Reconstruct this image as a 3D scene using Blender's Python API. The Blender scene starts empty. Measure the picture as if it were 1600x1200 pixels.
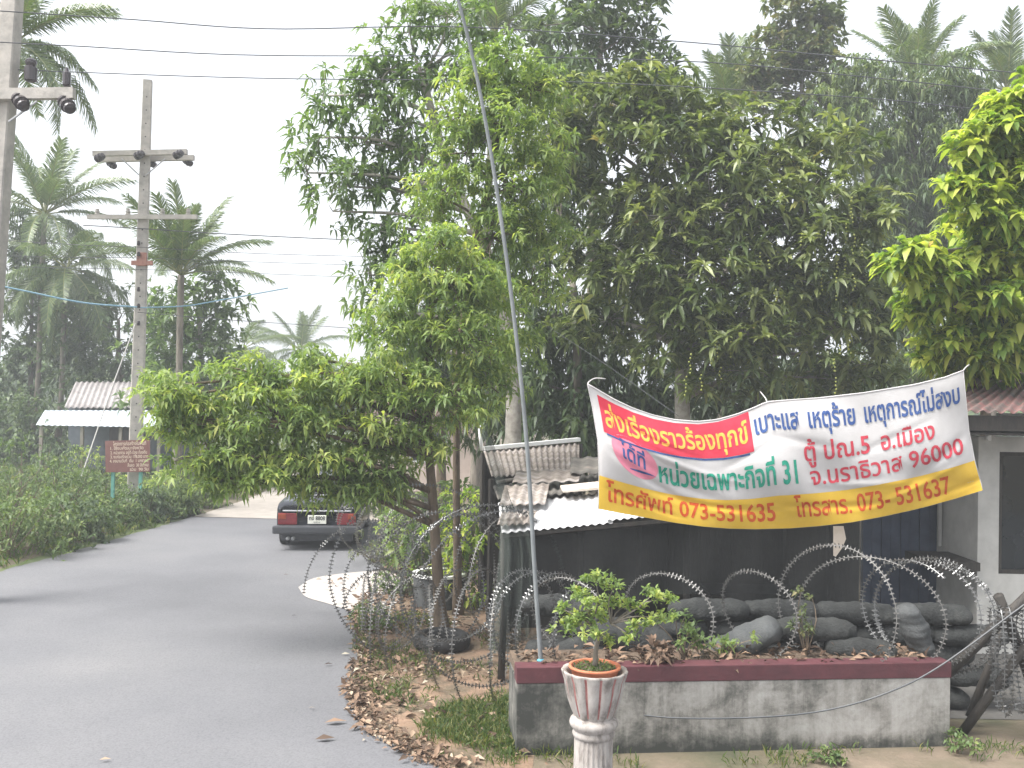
import bpy, bmesh, math, random
import numpy as np
from mathutils import Vector, Matrix
random.seed(7)
rng = np.random.default_rng(7)
S = bpy.context.scene
COL = S.collection
R_ = math.radians

# ------------------------------------------------------------------ camera
F, CH = 1500.0, 3.0
PITCH, ROLL = math.atan(20 / 1500), R_(1.0)
CAM = Vector((0, 0, CH))
_fw = Vector((0, math.cos(PITCH), math.sin(PITCH)))
_up = Vector((0, -math.sin(PITCH), math.cos(PITCH)))
_rt = Vector((1, 0, 0))
CR = _rt * math.cos(ROLL) + _up * math.sin(ROLL)
CU = -_rt * math.sin(ROLL) + _up * math.cos(ROLL)
cd = bpy.data.cameras.new('camera')
cam = bpy.data.objects.new('camera', cd)
COL.objects.link(cam)
cd.sensor_width = 36
cd.lens = F / 1600 * 36
cd.clip_start = 0.1
cd.clip_end = 3000
cam.matrix_world = Matrix(((CR.x, CU.x, -_fw.x, CAM.x), (CR.y, CU.y, -_fw.y, CAM.y), (CR.z, CU.z, -_fw.z, CAM.z), (0, 0, 0, 1)))
S.camera = cam

# ------------------------------------------------------------------ light
SUN_EL, SUN_AZ = R_(58), R_(248)          # azimuth measured clockwise from +Y
world = bpy.data.worlds.new('World')
S.world = world
world.use_nodes = True
wn, wl = world.node_tree.nodes, world.node_tree.links
bg = wn['Background']
sky = wn.new('ShaderNodeTexSky')
sky.sky_type = 'NISHITA'
sky.sun_disc = False
sky.sun_elevation = SUN_EL
sky.sun_rotation = SUN_AZ
sky.air_density = 1.0
sky.dust_density = 4.0
hs = wn.new('ShaderNodeHueSaturation')
hs.inputs['Saturation'].default_value = 0.22
wl.new(sky.outputs[0], hs.inputs['Color'])
wl.new(hs.outputs[0], bg.inputs['Color'])
bg.inputs['Strength'].default_value = 0.15
sl = bpy.data.lights.new('sun', 'SUN')
sl.energy = 2.3
sl.angle = R_(30)
sl.color = (1, 0.97, 0.92)
sun = bpy.data.objects.new('sun', sl)
COL.objects.link(sun)
_sd = Vector((math.sin(SUN_AZ) * math.cos(SUN_EL), math.cos(SUN_AZ) * math.cos(SUN_EL), math.sin(SUN_EL)))
sun.rotation_euler = _sd.to_track_quat('Z', 'Y').to_euler()
S.view_settings.view_transform = 'Standard'
S.view_settings.look = 'None'
S.view_settings.exposure = 1.4
S.view_settings.gamma = 1
S.cycles.max_bounces = 10
S.cycles.diffuse_bounces = 8
S.cycles.transmission_bounces = 8
S.cycles.transparent_max_bounces = 12


def P(px, py, d):
    """point d metres ahead of the camera that is seen at photo pixel (px, py)"""
    v = _fw + CR * ((px - 800) / F) - CU * ((py - 600) / F)
    return CAM + v * (d / v.y)


def G(px, py, z=0.0):
    v = _fw + CR * ((px - 800) / F) - CU * ((py - 600) / F)
    return CAM + v * ((z - CH) / v.z)


def at(px, d, z=0.0):
    """point at depth d, height z, in the vertical strip of photo column px (taken at the horizon)"""
    p = P(px, 620, d)
    return Vector((p.x, d, z))


# ------------------------------------------------------------------ mesh helpers
ORG = {}


class MB:
    def __init__(s):
        s.v, s.f, s.m = [], [], []

    def add(s, vs, fs, mi=0):
        o = len(s.v)
        s.v += [tuple(v) for v in vs]
        s.f += [tuple(i + o for i in f) for f in fs]
        s.m += [mi] * len(fs)
        return s

    def box(s, c, size, rz=0.0, M=None, mi=0, bev=0.0):
        x, y, z = (k / 2 for k in size)
        if bev > 0:
            bm = bmesh.new()
            bmesh.ops.create_cube(bm, size=1)
            for v in bm.verts:
                v.co = Vector((v.co.x * 2 * x, v.co.y * 2 * y, v.co.z * 2 * z))
            bmesh.ops.bevel(bm, geom=bm.edges[:], offset=bev, segments=2, affect='EDGES', profile=0.6)
            vs = [v.co.copy() for v in bm.verts]
            bm.verts.index_update()
            fs = [[v.index for v in f.verts] for f in bm.faces]
            bm.free()
        else:
            vs = [Vector((a * x, b * y, e * z)) for a in (-1, 1) for b in (-1, 1) for e in (-1, 1)]
            fs = [(0, 1, 3, 2), (4, 6, 7, 5), (0, 4, 5, 1), (2, 3, 7, 6), (0, 2, 6, 4), (1, 5, 7, 3)]
        if M is None:
            M = Matrix.Rotation(rz, 3, 'Z')
        return s.add([M @ v + Vector(c) for v in vs], fs, mi)

    def tube(s, pts, r, n=8, cap=True, mi=0, squash=1.0):
        pts = [Vector(p) for p in pts]
        if not hasattr(r, '__len__'):
            r = [r] * len(pts)
        vs, fs = [], []
        ref = None
        for i, p in enumerate(pts):
            t = (pts[min(i + 1, len(pts) - 1)] - pts[max(i - 1, 0)])
            t = t.normalized() if t.length > 1e-9 else Vector((0, 0, 1))
            if ref is None:
                ref = Vector((0, 0, 1)) if abs(t.z) < 0.9 else Vector((1, 0, 0))
            a = (ref - t * ref.dot(t)).normalized()
            ref = a
            b = t.cross(a)
            for k in range(n):
                w = 2 * math.pi * k / n
                vs.append(p + a * (math.cos(w) * r[i] * squash) + b * (math.sin(w) * r[i]))
        for i in range(len(pts) - 1):
            for k in range(n):
                k2 = (k + 1) % n
                fs.append((i * n + k, i * n + k2, (i + 1) * n + k2, (i + 1) * n + k))
        if cap:
            fs.append(tuple(range(n - 1, -1, -1)))
            fs.append(tuple(range((len(pts) - 1) * n, len(pts) * n)))
        return s.add(vs, fs, mi)

    def lathe(s, prof, c, n=24, flute=None, mi=0, cap=True):
        c = Vector(c)
        vs, fs = [], []
        for j, (r, z) in enumerate(prof):
            for k in range(n):
                w = 2 * math.pi * k / n
                rr = r * (flute(w, j) if flute else 1.0)
                vs.append(c + Vector((math.cos(w) * rr, math.sin(w) * rr, z)))
        for j in range(len(prof) - 1):
            for k in range(n):
                k2 = (k + 1) % n
                fs.append((j * n + k, j * n + k2, (j + 1) * n + k2, (j + 1) * n + k))
        if cap:
            fs.append(tuple(range(n - 1, -1, -1)))
            fs.append(tuple(range((len(prof) - 1) * n, len(prof) * n)))
        return s.add(vs, fs, mi)

    def grid(s, fn, nu, nv, mi=0):
        vs = [fn(i / nu, j / nv) for j in range(nv + 1) for i in range(nu + 1)]
        fs = [(j * (nu + 1) + i, j * (nu + 1) + i + 1, (j + 1) * (nu + 1) + i + 1, (j + 1) * (nu + 1) + i) for j in range(nv) for i in range(nu)]
        return s.add(vs, fs, mi)

    def build(s, name, mats, parent=None, smooth=False, kind=None):
        me = bpy.data.meshes.new(name)
        o0 = ORG.get(parent.name, Vector()) if parent else Vector()
        me.from_pydata([(v[0] - o0.x, v[1] - o0.y, v[2] - o0.z) for v in s.v], [], s.f)
        if not isinstance(mats, (list, tuple)):
            mats = [mats]
        for m in mats:
            me.materials.append(m)
        if len(mats) > 1:
            me.polygons.foreach_set('material_index', s.m)
        if smooth:
            me.polygons.foreach_set('use_smooth', [True] * len(me.polygons))
        return finish(name, me, parent, kind)


def finish(name, me, parent=None, kind=None):
    me.update()
    o = bpy.data.objects.new(name, me)
    COL.objects.link(o)
    if parent:
        o.parent = parent
        ORG[o.name] = ORG.get(parent.name, Vector())
    if kind:
        o['kind'] = kind
    return o


def tag(o, label, cat, group=None):
    o['label'] = label
    o['category'] = cat
    if group:
        o['group'] = group
    return o


def thing(name, label, cat, loc, group=None):
    o = bpy.data.objects.new(name, None)
    o.empty_display_size = 0.2
    COL.objects.link(o)
    o.location = loc
    ORG[o.name] = Vector(loc)
    return tag(o, label, cat, group)


def recenter(o):
    """put a single-mesh thing's origin at its lowest centre"""
    me = o.data
    n = len(me.vertices)
    a = np.empty(n * 3, dtype=np.float32)
    me.vertices.foreach_get('co', a)
    a = a.reshape(-1, 3)
    c = (a.min(0) + a.max(0)) / 2
    c[2] = a[:, 2].min()
    me.vertices.foreach_set('co', (a - c).ravel())
    me.update()
    o.location = [float(k) for k in c]
    return o


def spline(pts, n=40):
    """Catmull-Rom through points"""
    p = [Vector(q) for q in pts]
    p = [p[0] * 2 - p[1]] + p + [p[-1] * 2 - p[-2]]
    out = []
    m = len(p) - 3
    for i in range(n + 1):
        t = i / n * m
        k = min(int(t), m - 1)
        t -= k
        a, b, c, d = p[k:k + 4]
        out.append(0.5 * ((2 * b) + (c - a) * t + (2 * a - 5 * b + 4 * c - d) * t * t + (3 * b - a - 3 * c + d) * t ** 3))
    return out


# ------------------------------------------------------------------ materials
def _mat(name):
    m = bpy.data.materials.new(name)
    m.use_nodes = True
    return m, m.node_tree.nodes, m.node_tree.links, m.node_tree.nodes['Principled BSDF']


def ramp(nodes, stops, interp='LINEAR'):
    r = nodes.new('ShaderNodeValToRGB')
    e = r.color_ramp.elements
    while len(e) < len(stops):
        e.new(0.5)
    for k, (p, c) in enumerate(stops):
        e[k].position = p
        e[k].color = (c[0], c[1], c[2], 1)
    r.color_ramp.interpolation = interp
    return r


def surf(name, stops, scale=6.0, rough=0.75, detail=8.0, metal=0.0, bump=0.0, bscale=None, stretch=(1, 1, 1), spec=0.5, distort=0.0, rough2=None):
    """Principled with a fractal-noise colour ramp over object space"""
    m, n, l, b = _mat(name)
    tc = n.new('ShaderNodeTexCoord')
    mp = n.new('ShaderNodeMapping')
    mp.inputs['Scale'].default_value = stretch
    l.new(tc.outputs['Object'], mp.inputs['Vector'])
    nz = n.new('ShaderNodeTexNoise')
    nz.inputs['Scale'].default_value = scale
    nz.inputs['Detail'].default_value = detail
    nz.inputs['Roughness'].default_value = 0.65
    nz.inputs['Distortion'].default_value = distort
    l.new(mp.outputs[0], nz.inputs['Vector'])
    r = ramp(n, stops)
    l.new(nz.outputs['Fac'], r.inputs[0])
    l.new(r.outputs[0], b.inputs['Base Color'])
    b.inputs['Roughness'].default_value = rough
    b.inputs['Metallic'].default_value = metal
    b.inputs['Specular IOR Level'].default_value = spec
    if rough2 is not None:
        mr = n.new('ShaderNodeMapRange')
        mr.inputs[3].default_value = rough
        mr.inputs[4].default_value = rough2
        l.new(nz.outputs['Fac'], mr.inputs[0])
        l.new(mr.outputs[0], b.inputs['Roughness'])
    if bump:
        n2 = n.new('ShaderNodeTexNoise')
        n2.inputs['Scale'].default_value = bscale or scale * 6
        n2.inputs['Detail'].default_value = 6
        l.new(mp.outputs[0], n2.inputs['Vector'])
        bp = n.new('ShaderNodeBump')
        bp.inputs['Strength'].default_value = bump
        bp.inputs['Distance'].default_value = 0.02
        l.new(n2.outputs['Fac'], bp.inputs['Height'])
        l.new(bp.outputs[0], b.inputs['Normal'])
    return m


def two(name, a, b_, **k):
    return surf(name, [(0.32, a), (0.68, b_)], **k)


def leafmat(name, stops, rough=0.5, trans=0.42, spec=0.4, tboost=(1.5, 1.6, 0.7)):
    """leaf colour from the per-leaf 'tint' attribute; part of the light passes through"""
    m, n, l, b = _mat(name)
    at_ = n.new('ShaderNodeAttribute')
    at_.attribute_name = 'tint'
    r = ramp(n, stops)
    l.new(at_.outputs['Fac'], r.inputs[0])
    l.new(r.outputs[0], b.inputs['Base Color'])
    b.inputs['Roughness'].default_value = rough
    b.inputs['Specular IOR Level'].default_value = spec
    tr = n.new('ShaderNodeBsdfTranslucent')
    mx = n.new('ShaderNodeMix')
    mx.data_type = 'RGBA'
    mx.blend_type = 'MULTIPLY'
    mx.inputs[0].default_value = 1
    l.new(r.outputs[0], mx.inputs[6])
    mx.inputs[7].default_value = (*tboost, 1)
    l.new(mx.outputs[2], tr.inputs['Color'])
    ms = n.new('ShaderNodeMixShader')
    ms.inputs[0].default_value = trans
    l.new(b.outputs[0], ms.inputs[1])
    l.new(tr.outputs[0], ms.inputs[2])
    l.new(ms.outputs[0], n['Material Output'].inputs[0])
    return m


M = {}
M['bark_grey'] = two('bark_grey', (0.10, 0.085, 0.07), (0.24, 0.21, 0.17), scale=9, bump=0.6, stretch=(1, 1, 0.25))
M['bark_brown'] = two('bark_brown', (0.07, 0.05, 0.035), (0.20, 0.15, 0.10), scale=10, bump=0.7, stretch=(1, 1, 0.3))
M['bark_pale'] = two('bark_pale', (0.20, 0.18, 0.155), (0.42, 0.39, 0.34), scale=7, bump=0.5)
M['leaf_fresh'] = leafmat('leaf_fresh', [(0, (0.105, 0.165, 0.065)), (0.4, (0.19, 0.265, 0.095)), (0.75, (0.31, 0.375, 0.12)), (0.97, (0.50, 0.51, 0.16)), (1, (0.34, 0.22, 0.10))], trans=0.46)
M['leaf_cool'] = leafmat('leaf_cool', [(0, (0.06, 0.105, 0.045)), (0.6, (0.125, 0.19, 0.075)), (1, (0.21, 0.28, 0.11))], rough=0.4, trans=0.42)
M['leaf_mango'] = leafmat('leaf_mango', [(0, (0.03, 0.052, 0.02)), (0.3, (0.085, 0.12, 0.042)), (0.65, (0.195, 0.235, 0.09)), (0.93, (0.34, 0.37, 0.15)), (0.97, (0.36, 0.34, 0.10)), (1, (0.32, 0.19, 0.08))], rough=0.38, trans=0.33, spec=0.5)
M['leaf_dark'] = leafmat('leaf_dark', [(0, (0.044, 0.075, 0.040)), (0.6, (0.088, 0.131, 0.062)), (1, (0.163, 0.206, 0.094))], rough=0.45, trans=0.33)
M['leaf_bamboo'] = leafmat('leaf_bamboo', [(0, (0.05, 0.085, 0.045)), (0.6, (0.115, 0.16, 0.075)), (1, (0.22, 0.26, 0.11))], trans=0.35)
M['leaf_bright'] = leafmat('leaf_bright', [(0, (0.055, 0.11, 0.03)), (0.3, (0.14, 0.225, 0.045)), (0.6, (0.34, 0.41, 0.08)), (0.95, (0.54, 0.56, 0.14)), (1, (0.46, 0.29, 0.07))], rough=0.4, trans=0.46)
M['leaf_tan'] = leafmat('leaf_tan', [(0, (0.06, 0.09, 0.04)), (0.6, (0.13, 0.16, 0.07)), (1, (0.25, 0.2, 0.09))], trans=0.3)
M['leaf_scrub'] = leafmat('leaf_scrub', [(0, (0.058, 0.098, 0.039)), (0.6, (0.117, 0.176, 0.058)), (1, (0.234, 0.273, 0.091))], trans=0.3)
M['leaf_palm'] = leafmat('leaf_palm', [(0, (0.066, 0.108, 0.042)), (0.6, (0.120, 0.174, 0.060)), (1, (0.264, 0.264, 0.108))], rough=0.35, trans=0.25, spec=0.5)
M['leaf_litter'] = leafmat('leaf_litter', [(0, (0.06, 0.04, 0.028)), (0.45, (0.14, 0.09, 0.06)), (0.8, (0.25, 0.165, 0.11)), (0.93, (0.36, 0.27, 0.19)), (1, (0.46, 0.42, 0.33))], rough=0.8, trans=0.1, tboost=(1, 1, 1))
M['grass'] = leafmat('grass', [(0, (0.045, 0.08, 0.02)), (0.6, (0.08, 0.125, 0.03)), (1, (0.2, 0.19, 0.07))], rough=0.6)
M['concrete'] = surf('concrete', [(0.3, (0.30, 0.285, 0.26)), (0.6, (0.46, 0.43, 0.39)), (0.8, (0.52, 0.48, 0.43))], scale=5, rough=0.9, bump=0.3)
M['rust_orange'] = two('rust_orange', (0.26, 0.10, 0.07), (0.36, 0.19, 0.14), scale=12)
M['porcelain'] = two('porcelain', (0.035, 0.028, 0.03), (0.06, 0.05, 0.055), scale=8, rough=0.25)
M['steel'] = two('steel', (0.28, 0.29, 0.30), (0.48, 0.48, 0.48), scale=20, rough=0.45, metal=0.6)
M['razor'] = two('razor', (0.085, 0.088, 0.088), (0.20, 0.20, 0.196), scale=30, rough=0.35, metal=0.55)
M['razor_dull'] = two('razor_dull', (0.10, 0.098, 0.094), (0.22, 0.215, 0.205), scale=30, rough=0.5, metal=0.4)
M['cable'] = two('cable', (0.05, 0.055, 0.06), (0.09, 0.095, 0.10), scale=5, rough=0.5)
M['cable_blue'] = two('cable_blue', (0.14, 0.27, 0.36), (0.2, 0.34, 0.43), scale=5, rough=0.5)
M['white_cloth'] = surf('white_cloth', [(0.3, (0.46, 0.445, 0.435)), (0.7, (0.53, 0.515, 0.51))], scale=5, rough=0.9, bump=0.15, bscale=120)
M['yellow_cloth'] = surf('yellow_cloth', [(0.3, (0.64, 0.40, 0.035)), (0.7, (0.72, 0.47, 0.055))], scale=5, rough=0.9, bump=0.15, bscale=120)
M['red_cloth'] = two('red_cloth', (0.46, 0.02, 0.045), (0.55, 0.04, 0.07), scale=6, rough=0.9)
M['pink_cloth'] = two('pink_cloth', (0.60, 0.18, 0.26), (0.67, 0.24, 0.31), scale=6, rough=0.9)
M['ink_blue'] = two('ink_blue', (0.016, 0.045, 0.17), (0.055, 0.11, 0.28), scale=25, rough=0.9)
M['ink_green'] = two('ink_green', (0.0, 0.19, 0.12), (0.035, 0.32, 0.22), scale=25, rough=0.9)
M['ink_red'] = two('ink_red', (0.40, 0.018, 0.04), (0.54, 0.075, 0.10), scale=25, rough=0.9)
M['ink_orange'] = two('ink_orange', (0.48, 0.04, 0.01), (0.62, 0.13, 0.02), scale=25, rough=0.9)
M['ink_yellow'] = two('ink_yellow', (0.66, 0.28, 0.03), (0.76, 0.44, 0.10), scale=25, rough=0.9)
M['plaster_stained'] = None
M['maroon'] = surf('maroon', [(0.3, (0.055, 0.016, 0.021)), (0.65, (0.095, 0.026, 0.032)), (0.8, (0.15, 0.06, 0.06))], scale=5, rough=0.7, bump=0.2)
M['urn_white'] = surf('urn_white', [(0.34, (0.15, 0.13, 0.115)), (0.48, (0.33, 0.30, 0.275)), (0.7, (0.44, 0.41, 0.385))], scale=12, rough=0.8, bump=0.2, stretch=(1, 1, 0.4))
M['urn_red'] = surf('urn_red', [(0.35, (0.22, 0.06, 0.055)), (0.65, (0.40, 0.2, 0.18))], scale=10, rough=0.8)
M['terracotta'] = two('terracotta', (0.45, 0.13, 0.06), (0.58, 0.22, 0.12), scale=9, rough=0.85)
M['soil'] = surf('soil', [(0.3, (0.07, 0.05, 0.035)), (0.7, (0.18, 0.13, 0.09))], scale=12, rough=1, bump=0.8)
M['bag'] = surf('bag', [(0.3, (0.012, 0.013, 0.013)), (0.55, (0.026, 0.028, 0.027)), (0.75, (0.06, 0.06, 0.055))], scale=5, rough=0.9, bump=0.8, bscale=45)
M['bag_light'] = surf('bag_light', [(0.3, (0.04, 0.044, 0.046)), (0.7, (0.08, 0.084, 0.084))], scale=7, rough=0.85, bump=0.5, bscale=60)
M['tin_white'] = surf('tin_white', [(0.25, (0.28, 0.26, 0.23)), (0.38, (0.60, 0.60, 0.60)), (0.8, (0.70, 0.70, 0.71))], scale=3, rough=0.55, bump=0.1)
M['tin_rust'] = surf('tin_rust', [(0.3, (0.10, 0.075, 0.06)), (0.5, (0.22, 0.19, 0.165)), (0.66, (0.36, 0.33, 0.31)), (0.8, (0.55, 0.5, 0.47))], scale=4, rough=0.7, stretch=(0.4, 3, 3), distort=0.6)
M['tin_dark'] = surf('tin_dark', [(0.3, (0.06, 0.055, 0.048)), (0.55, (0.13, 0.12, 0.105)), (0.75, (0.24, 0.2, 0.17))], scale=5, rough=0.8, stretch=(0.4, 2, 2))
M['tin_red'] = surf('tin_red', [(0.32, (0.06, 0.055, 0.05)), (0.48, (0.13, 0.095, 0.085)), (0.6, (0.19, 0.085, 0.08)), (0.78, (0.25, 0.2, 0.18))], scale=5, rough=0.8)
M['tin_blue'] = surf('tin_blue', [(0.3, (0.35, 0.40, 0.45)), (0.7, (0.55, 0.60, 0.66))], scale=4, rough=0.5)
M['tile_grey'] = surf('tile_grey', [(0.3, (0.20, 0.18, 0.175)), (0.7, (0.36, 0.34, 0.335))], scale=5, rough=0.85)
M['wood_dark'] = two('wood_dark', (0.022, 0.02, 0.018), (0.055, 0.047, 0.039), scale=6, stretch=(3, 3, 0.4), bump=0.4)
M['wood_grey'] = two('wood_grey', (0.14, 0.12, 0.10), (0.30, 0.27, 0.23), scale=6, stretch=(3, 3, 0.4), bump=0.4)
M['plank_pale'] = two('plank_pale', (0.50, 0.42, 0.34), (0.68, 0.6, 0.52), scale=5)
M['wall_white'] = surf('wall_white', [(0.3, (0.40, 0.395, 0.37)), (0.6, (0.56, 0.55, 0.52)), (0.8, (0.6, 0.59, 0.57))], scale=2.5, rough=0.9)
M['wall_pink'] = surf('wall_pink', [(0.3, (0.52, 0.42, 0.36)), (0.7, (0.66, 0.56, 0.50))], scale=2.5, rough=0.9)
M['panel_blue'] = surf('panel_blue', [(0.3, (0.035, 0.05, 0.085)), (0.7, (0.07, 0.09, 0.14))], scale=4, rough=0.6)
M['wall_slate'] = surf('wall_slate', [(0.3, (0.075, 0.09, 0.115)), (0.7, (0.13, 0.15, 0.18))], scale=3, rough=0.85)
M['glass_dark'] = two('glass_dark', (0.008, 0.011, 0.012), (0.014, 0.018, 0.02), scale=2, rough=0.08)
M['enamel'] = two('enamel', (0.72, 0.73, 0.72), (0.80, 0.80, 0.78), scale=4, rough=0.4)
M['rubber'] = two('rubber', (0.012, 0.012, 0.013), (0.03, 0.03, 0.03), scale=14, rough=0.75, bump=0.3)
M['sign_brown'] = two('sign_brown', (0.16, 0.065, 0.055), (0.22, 0.10, 0.085), scale=5, rough=0.7)
M['sign_ink'] = two('sign_ink', (0.55, 0.42, 0.33), (0.68, 0.56, 0.45), scale=9)
M['post_green'] = two('post_green', (0.09, 0.30, 0.25), (0.16, 0.42, 0.36), scale=9)
M['car_paint'] = surf('car_paint', [(0.3, (0.014, 0.016, 0.022)), (0.7, (0.022, 0.025, 0.032))], scale=2, rough=0.22, spec=0.6)
M['car_trim'] = two('car_trim', (0.03, 0.032, 0.038), (0.055, 0.058, 0.066), scale=4, rough=0.5)
M['chrome'] = two('chrome', (0.75, 0.75, 0.76), (0.85, 0.85, 0.85), scale=3, rough=0.12, metal=0.9)
M['lamp_red'] = two('lamp_red', (0.13, 0.008, 0.014), (0.2, 0.02, 0.025), scale=30, rough=0.2)
M['lamp_amber'] = two('lamp_amber', (0.2, 0.03, 0.012), (0.27, 0.055, 0.02), scale=30, rough=0.2)
M['plate_white'] = two('plate_white', (0.68, 0.68, 0.62), (0.75, 0.75, 0.68), scale=4, rough=0.5)
M['ink_black'] = two('ink_black', (0.012, 0.012, 0.012), (0.02, 0.02, 0.02), scale=4, rough=0.5)
M['pvc_grey'] = two('pvc_grey', (0.14, 0.155, 0.16), (0.22, 0.235, 0.24), scale=3, rough=0.5)
M['rope_blue'] = two('rope_blue', (0.06, 0.30, 0.42), (0.12, 0.40, 0.52), scale=40, rough=0.9)
M['rope_white'] = two('rope_white', (0.45, 0.44, 0.42), (0.6, 0.58, 0.56), scale=40, rough=0.9)
M['fruit'] = two('fruit', (0.22, 0.26, 0.05), (0.34, 0.36, 0.08), scale=5, rough=0.5)
M['sand_white'] = surf('sand_white', [(0.3, (0.27, 0.235, 0.21)), (0.42, (0.38, 0.345, 0.32)), (0.7, (0.43, 0.40, 0.38))], scale=4, rough=0.95, bump=0.3)
M['slab'] = surf('slab', [(0.3, (0.30, 0.27, 0.235)), (0.7, (0.40, 0.36, 0.32))], scale=3, rough=0.95, bump=0.2)


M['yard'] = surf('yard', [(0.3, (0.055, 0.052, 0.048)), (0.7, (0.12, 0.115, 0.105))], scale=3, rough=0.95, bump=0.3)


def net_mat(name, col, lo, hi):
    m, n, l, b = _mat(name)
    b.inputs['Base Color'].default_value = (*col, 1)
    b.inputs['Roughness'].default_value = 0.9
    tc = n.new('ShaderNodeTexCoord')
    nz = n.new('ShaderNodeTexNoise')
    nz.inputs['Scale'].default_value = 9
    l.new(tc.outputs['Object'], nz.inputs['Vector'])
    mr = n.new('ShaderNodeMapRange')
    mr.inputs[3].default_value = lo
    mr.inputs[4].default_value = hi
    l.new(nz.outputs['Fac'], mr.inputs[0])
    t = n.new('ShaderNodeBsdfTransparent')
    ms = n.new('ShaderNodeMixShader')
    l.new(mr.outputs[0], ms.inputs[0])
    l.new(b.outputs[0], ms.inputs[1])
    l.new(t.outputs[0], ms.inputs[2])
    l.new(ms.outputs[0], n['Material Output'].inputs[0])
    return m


M['net'] = net_mat('shade_net', (0.05, 0.062, 0.054), 0.3, 0.75)
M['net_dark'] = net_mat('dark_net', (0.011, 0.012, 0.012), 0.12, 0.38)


def plaster_mat():
    m, n, l, b = _mat('plaster_stained')
    tc = n.new('ShaderNodeTexCoord')

    def noise(sc, det, st, dist=0.0):
        mp = n.new('ShaderNodeMapping')
        mp.inputs['Scale'].default_value = st
        l.new(tc.outputs['Object'], mp.inputs['Vector'])
        q = n.new('ShaderNodeTexNoise')
        q.inputs['Scale'].default_value = sc
        q.inputs['Detail'].default_value = det
        q.inputs['Roughness'].default_value = 0.7
        q.inputs['Distortion'].default_value = dist
        l.new(mp.outputs[0], q.inputs['Vector'])
        return q.outputs['Fac']

    def math_(op, a, b_):
        q = n.new('ShaderNodeMath')
        q.operation = op
        for i, v in enumerate((a, b_)):
            if isinstance(v, float):
                q.inputs[i].default_value = v
            else:
                l.new(v, q.inputs[i])
        return q.outputs[0]
    big = noise(2.2, 10, (1, 1, 1.3), 0.3)
    streak = noise(9.0, 6, (1, 1, 0.09))
    fine = noise(26, 8, (1, 1, 1))
    sx = n.new('ShaderNodeSeparateXYZ')
    l.new(tc.outputs['Object'], sx.inputs[0])
    low = n.new('ShaderNodeMapRange')                # rising damp near the ground
    low.inputs[1].default_value, low.inputs[2].default_value = 0.0, 0.16
    low.inputs[3].default_value, low.inputs[4].default_value = 0.14, 0.0
    l.new(sx.outputs[2], low.inputs[0])
    side = n.new('ShaderNodeMapRange')               # the left part is more weathered
    side.inputs[1].default_value, side.inputs[2].default_value = -1.8, 0.6
    side.inputs[3].default_value, side.inputs[4].default_value = 0.055, -0.035
    l.new(sx.outputs[0], side.inputs[0])
    v = math_('ADD', math_('MULTIPLY', big, 0.6), math_('ADD', math_('MULTIPLY', streak, 0.27), math_('MULTIPLY', fine, 0.13)))
    v = math_('SUBTRACT', math_('SUBTRACT', v, low.outputs[0]), side.outputs[0])
    r = ramp(n, [(0.37, (0.04, 0.042, 0.037)), (0.445, (0.11, 0.108, 0.097)), (0.485, (0.175, 0.168, 0.152)), (0.53, (0.25, 0.24, 0.22)), (0.60, (0.33, 0.32, 0.30)), (0.68, (0.40, 0.39, 0.37))])
    l.new(v, r.inputs[0])
    l.new(r.outputs[0], b.inputs['Base Color'])
    b.inputs['Roughness'].default_value = 0.92
    bp = n.new('ShaderNodeBump')
    bp.inputs['Strength'].default_value = 0.4
    bp.inputs['Distance'].default_value = 0.01
    l.new(fine, bp.inputs['Height'])
    l.new(bp.outputs[0], b.inputs['Normal'])
    return m


M['plaster_stained'] = plaster_mat()


def asphalt_mat():
    m, n, l, b = _mat('asphalt')
    tc = n.new('ShaderNodeTexCoord')
    a = n.new('ShaderNodeTexNoise')
    a.inputs['Scale'].default_value = 0.35
    a.inputs['Detail'].default_value = 7
    f = n.new('ShaderNodeTexNoise')
    f.inputs['Scale'].default_value = 55
    f.inputs['Detail'].default_value = 4
    l.new(tc.outputs['Object'], a.inputs['Vector'])
    l.new(tc.outputs['Object'], f.inputs['Vector'])
    r1 = ramp(n, [(0.3, (0.105, 0.106, 0.114)), (0.5, (0.134, 0.135, 0.144)), (0.62, (0.15, 0.15, 0.157)), (0.75, (0.178, 0.176, 0.18))])
    l.new(a.outputs['Fac'], r1.inputs[0])
    r2 = ramp(n, [(0.32, (0.80, 0.80, 0.80)), (0.5, (1, 1, 1)), (0.72, (1.12, 1.11, 1.1))])
    l.new(f.outputs['Fac'], r2.inputs[0])
    mx = n.new('ShaderNodeMix')
    mx.data_type = 'RGBA'
    mx.blend_type = 'MULTIPLY'
    mx.inputs[0].default_value = 1
    l.new(r1.outputs[0], mx.inputs[6])
    l.new(r2.outputs[0], mx.inputs[7])
    l.new(mx.outputs[2], b.inputs['Base Color'])
    b.inputs['Roughness'].default_value = 0.85
    bp = n.new('ShaderNodeBump')
    bp.inputs['Strength'].default_value = 0.35
    bp.inputs['Distance'].default_value = 0.01
    l.new(f.outputs['Fac'], bp.inputs['Height'])
    l.new(bp.outputs[0], b.inputs['Normal'])
    return m


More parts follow.
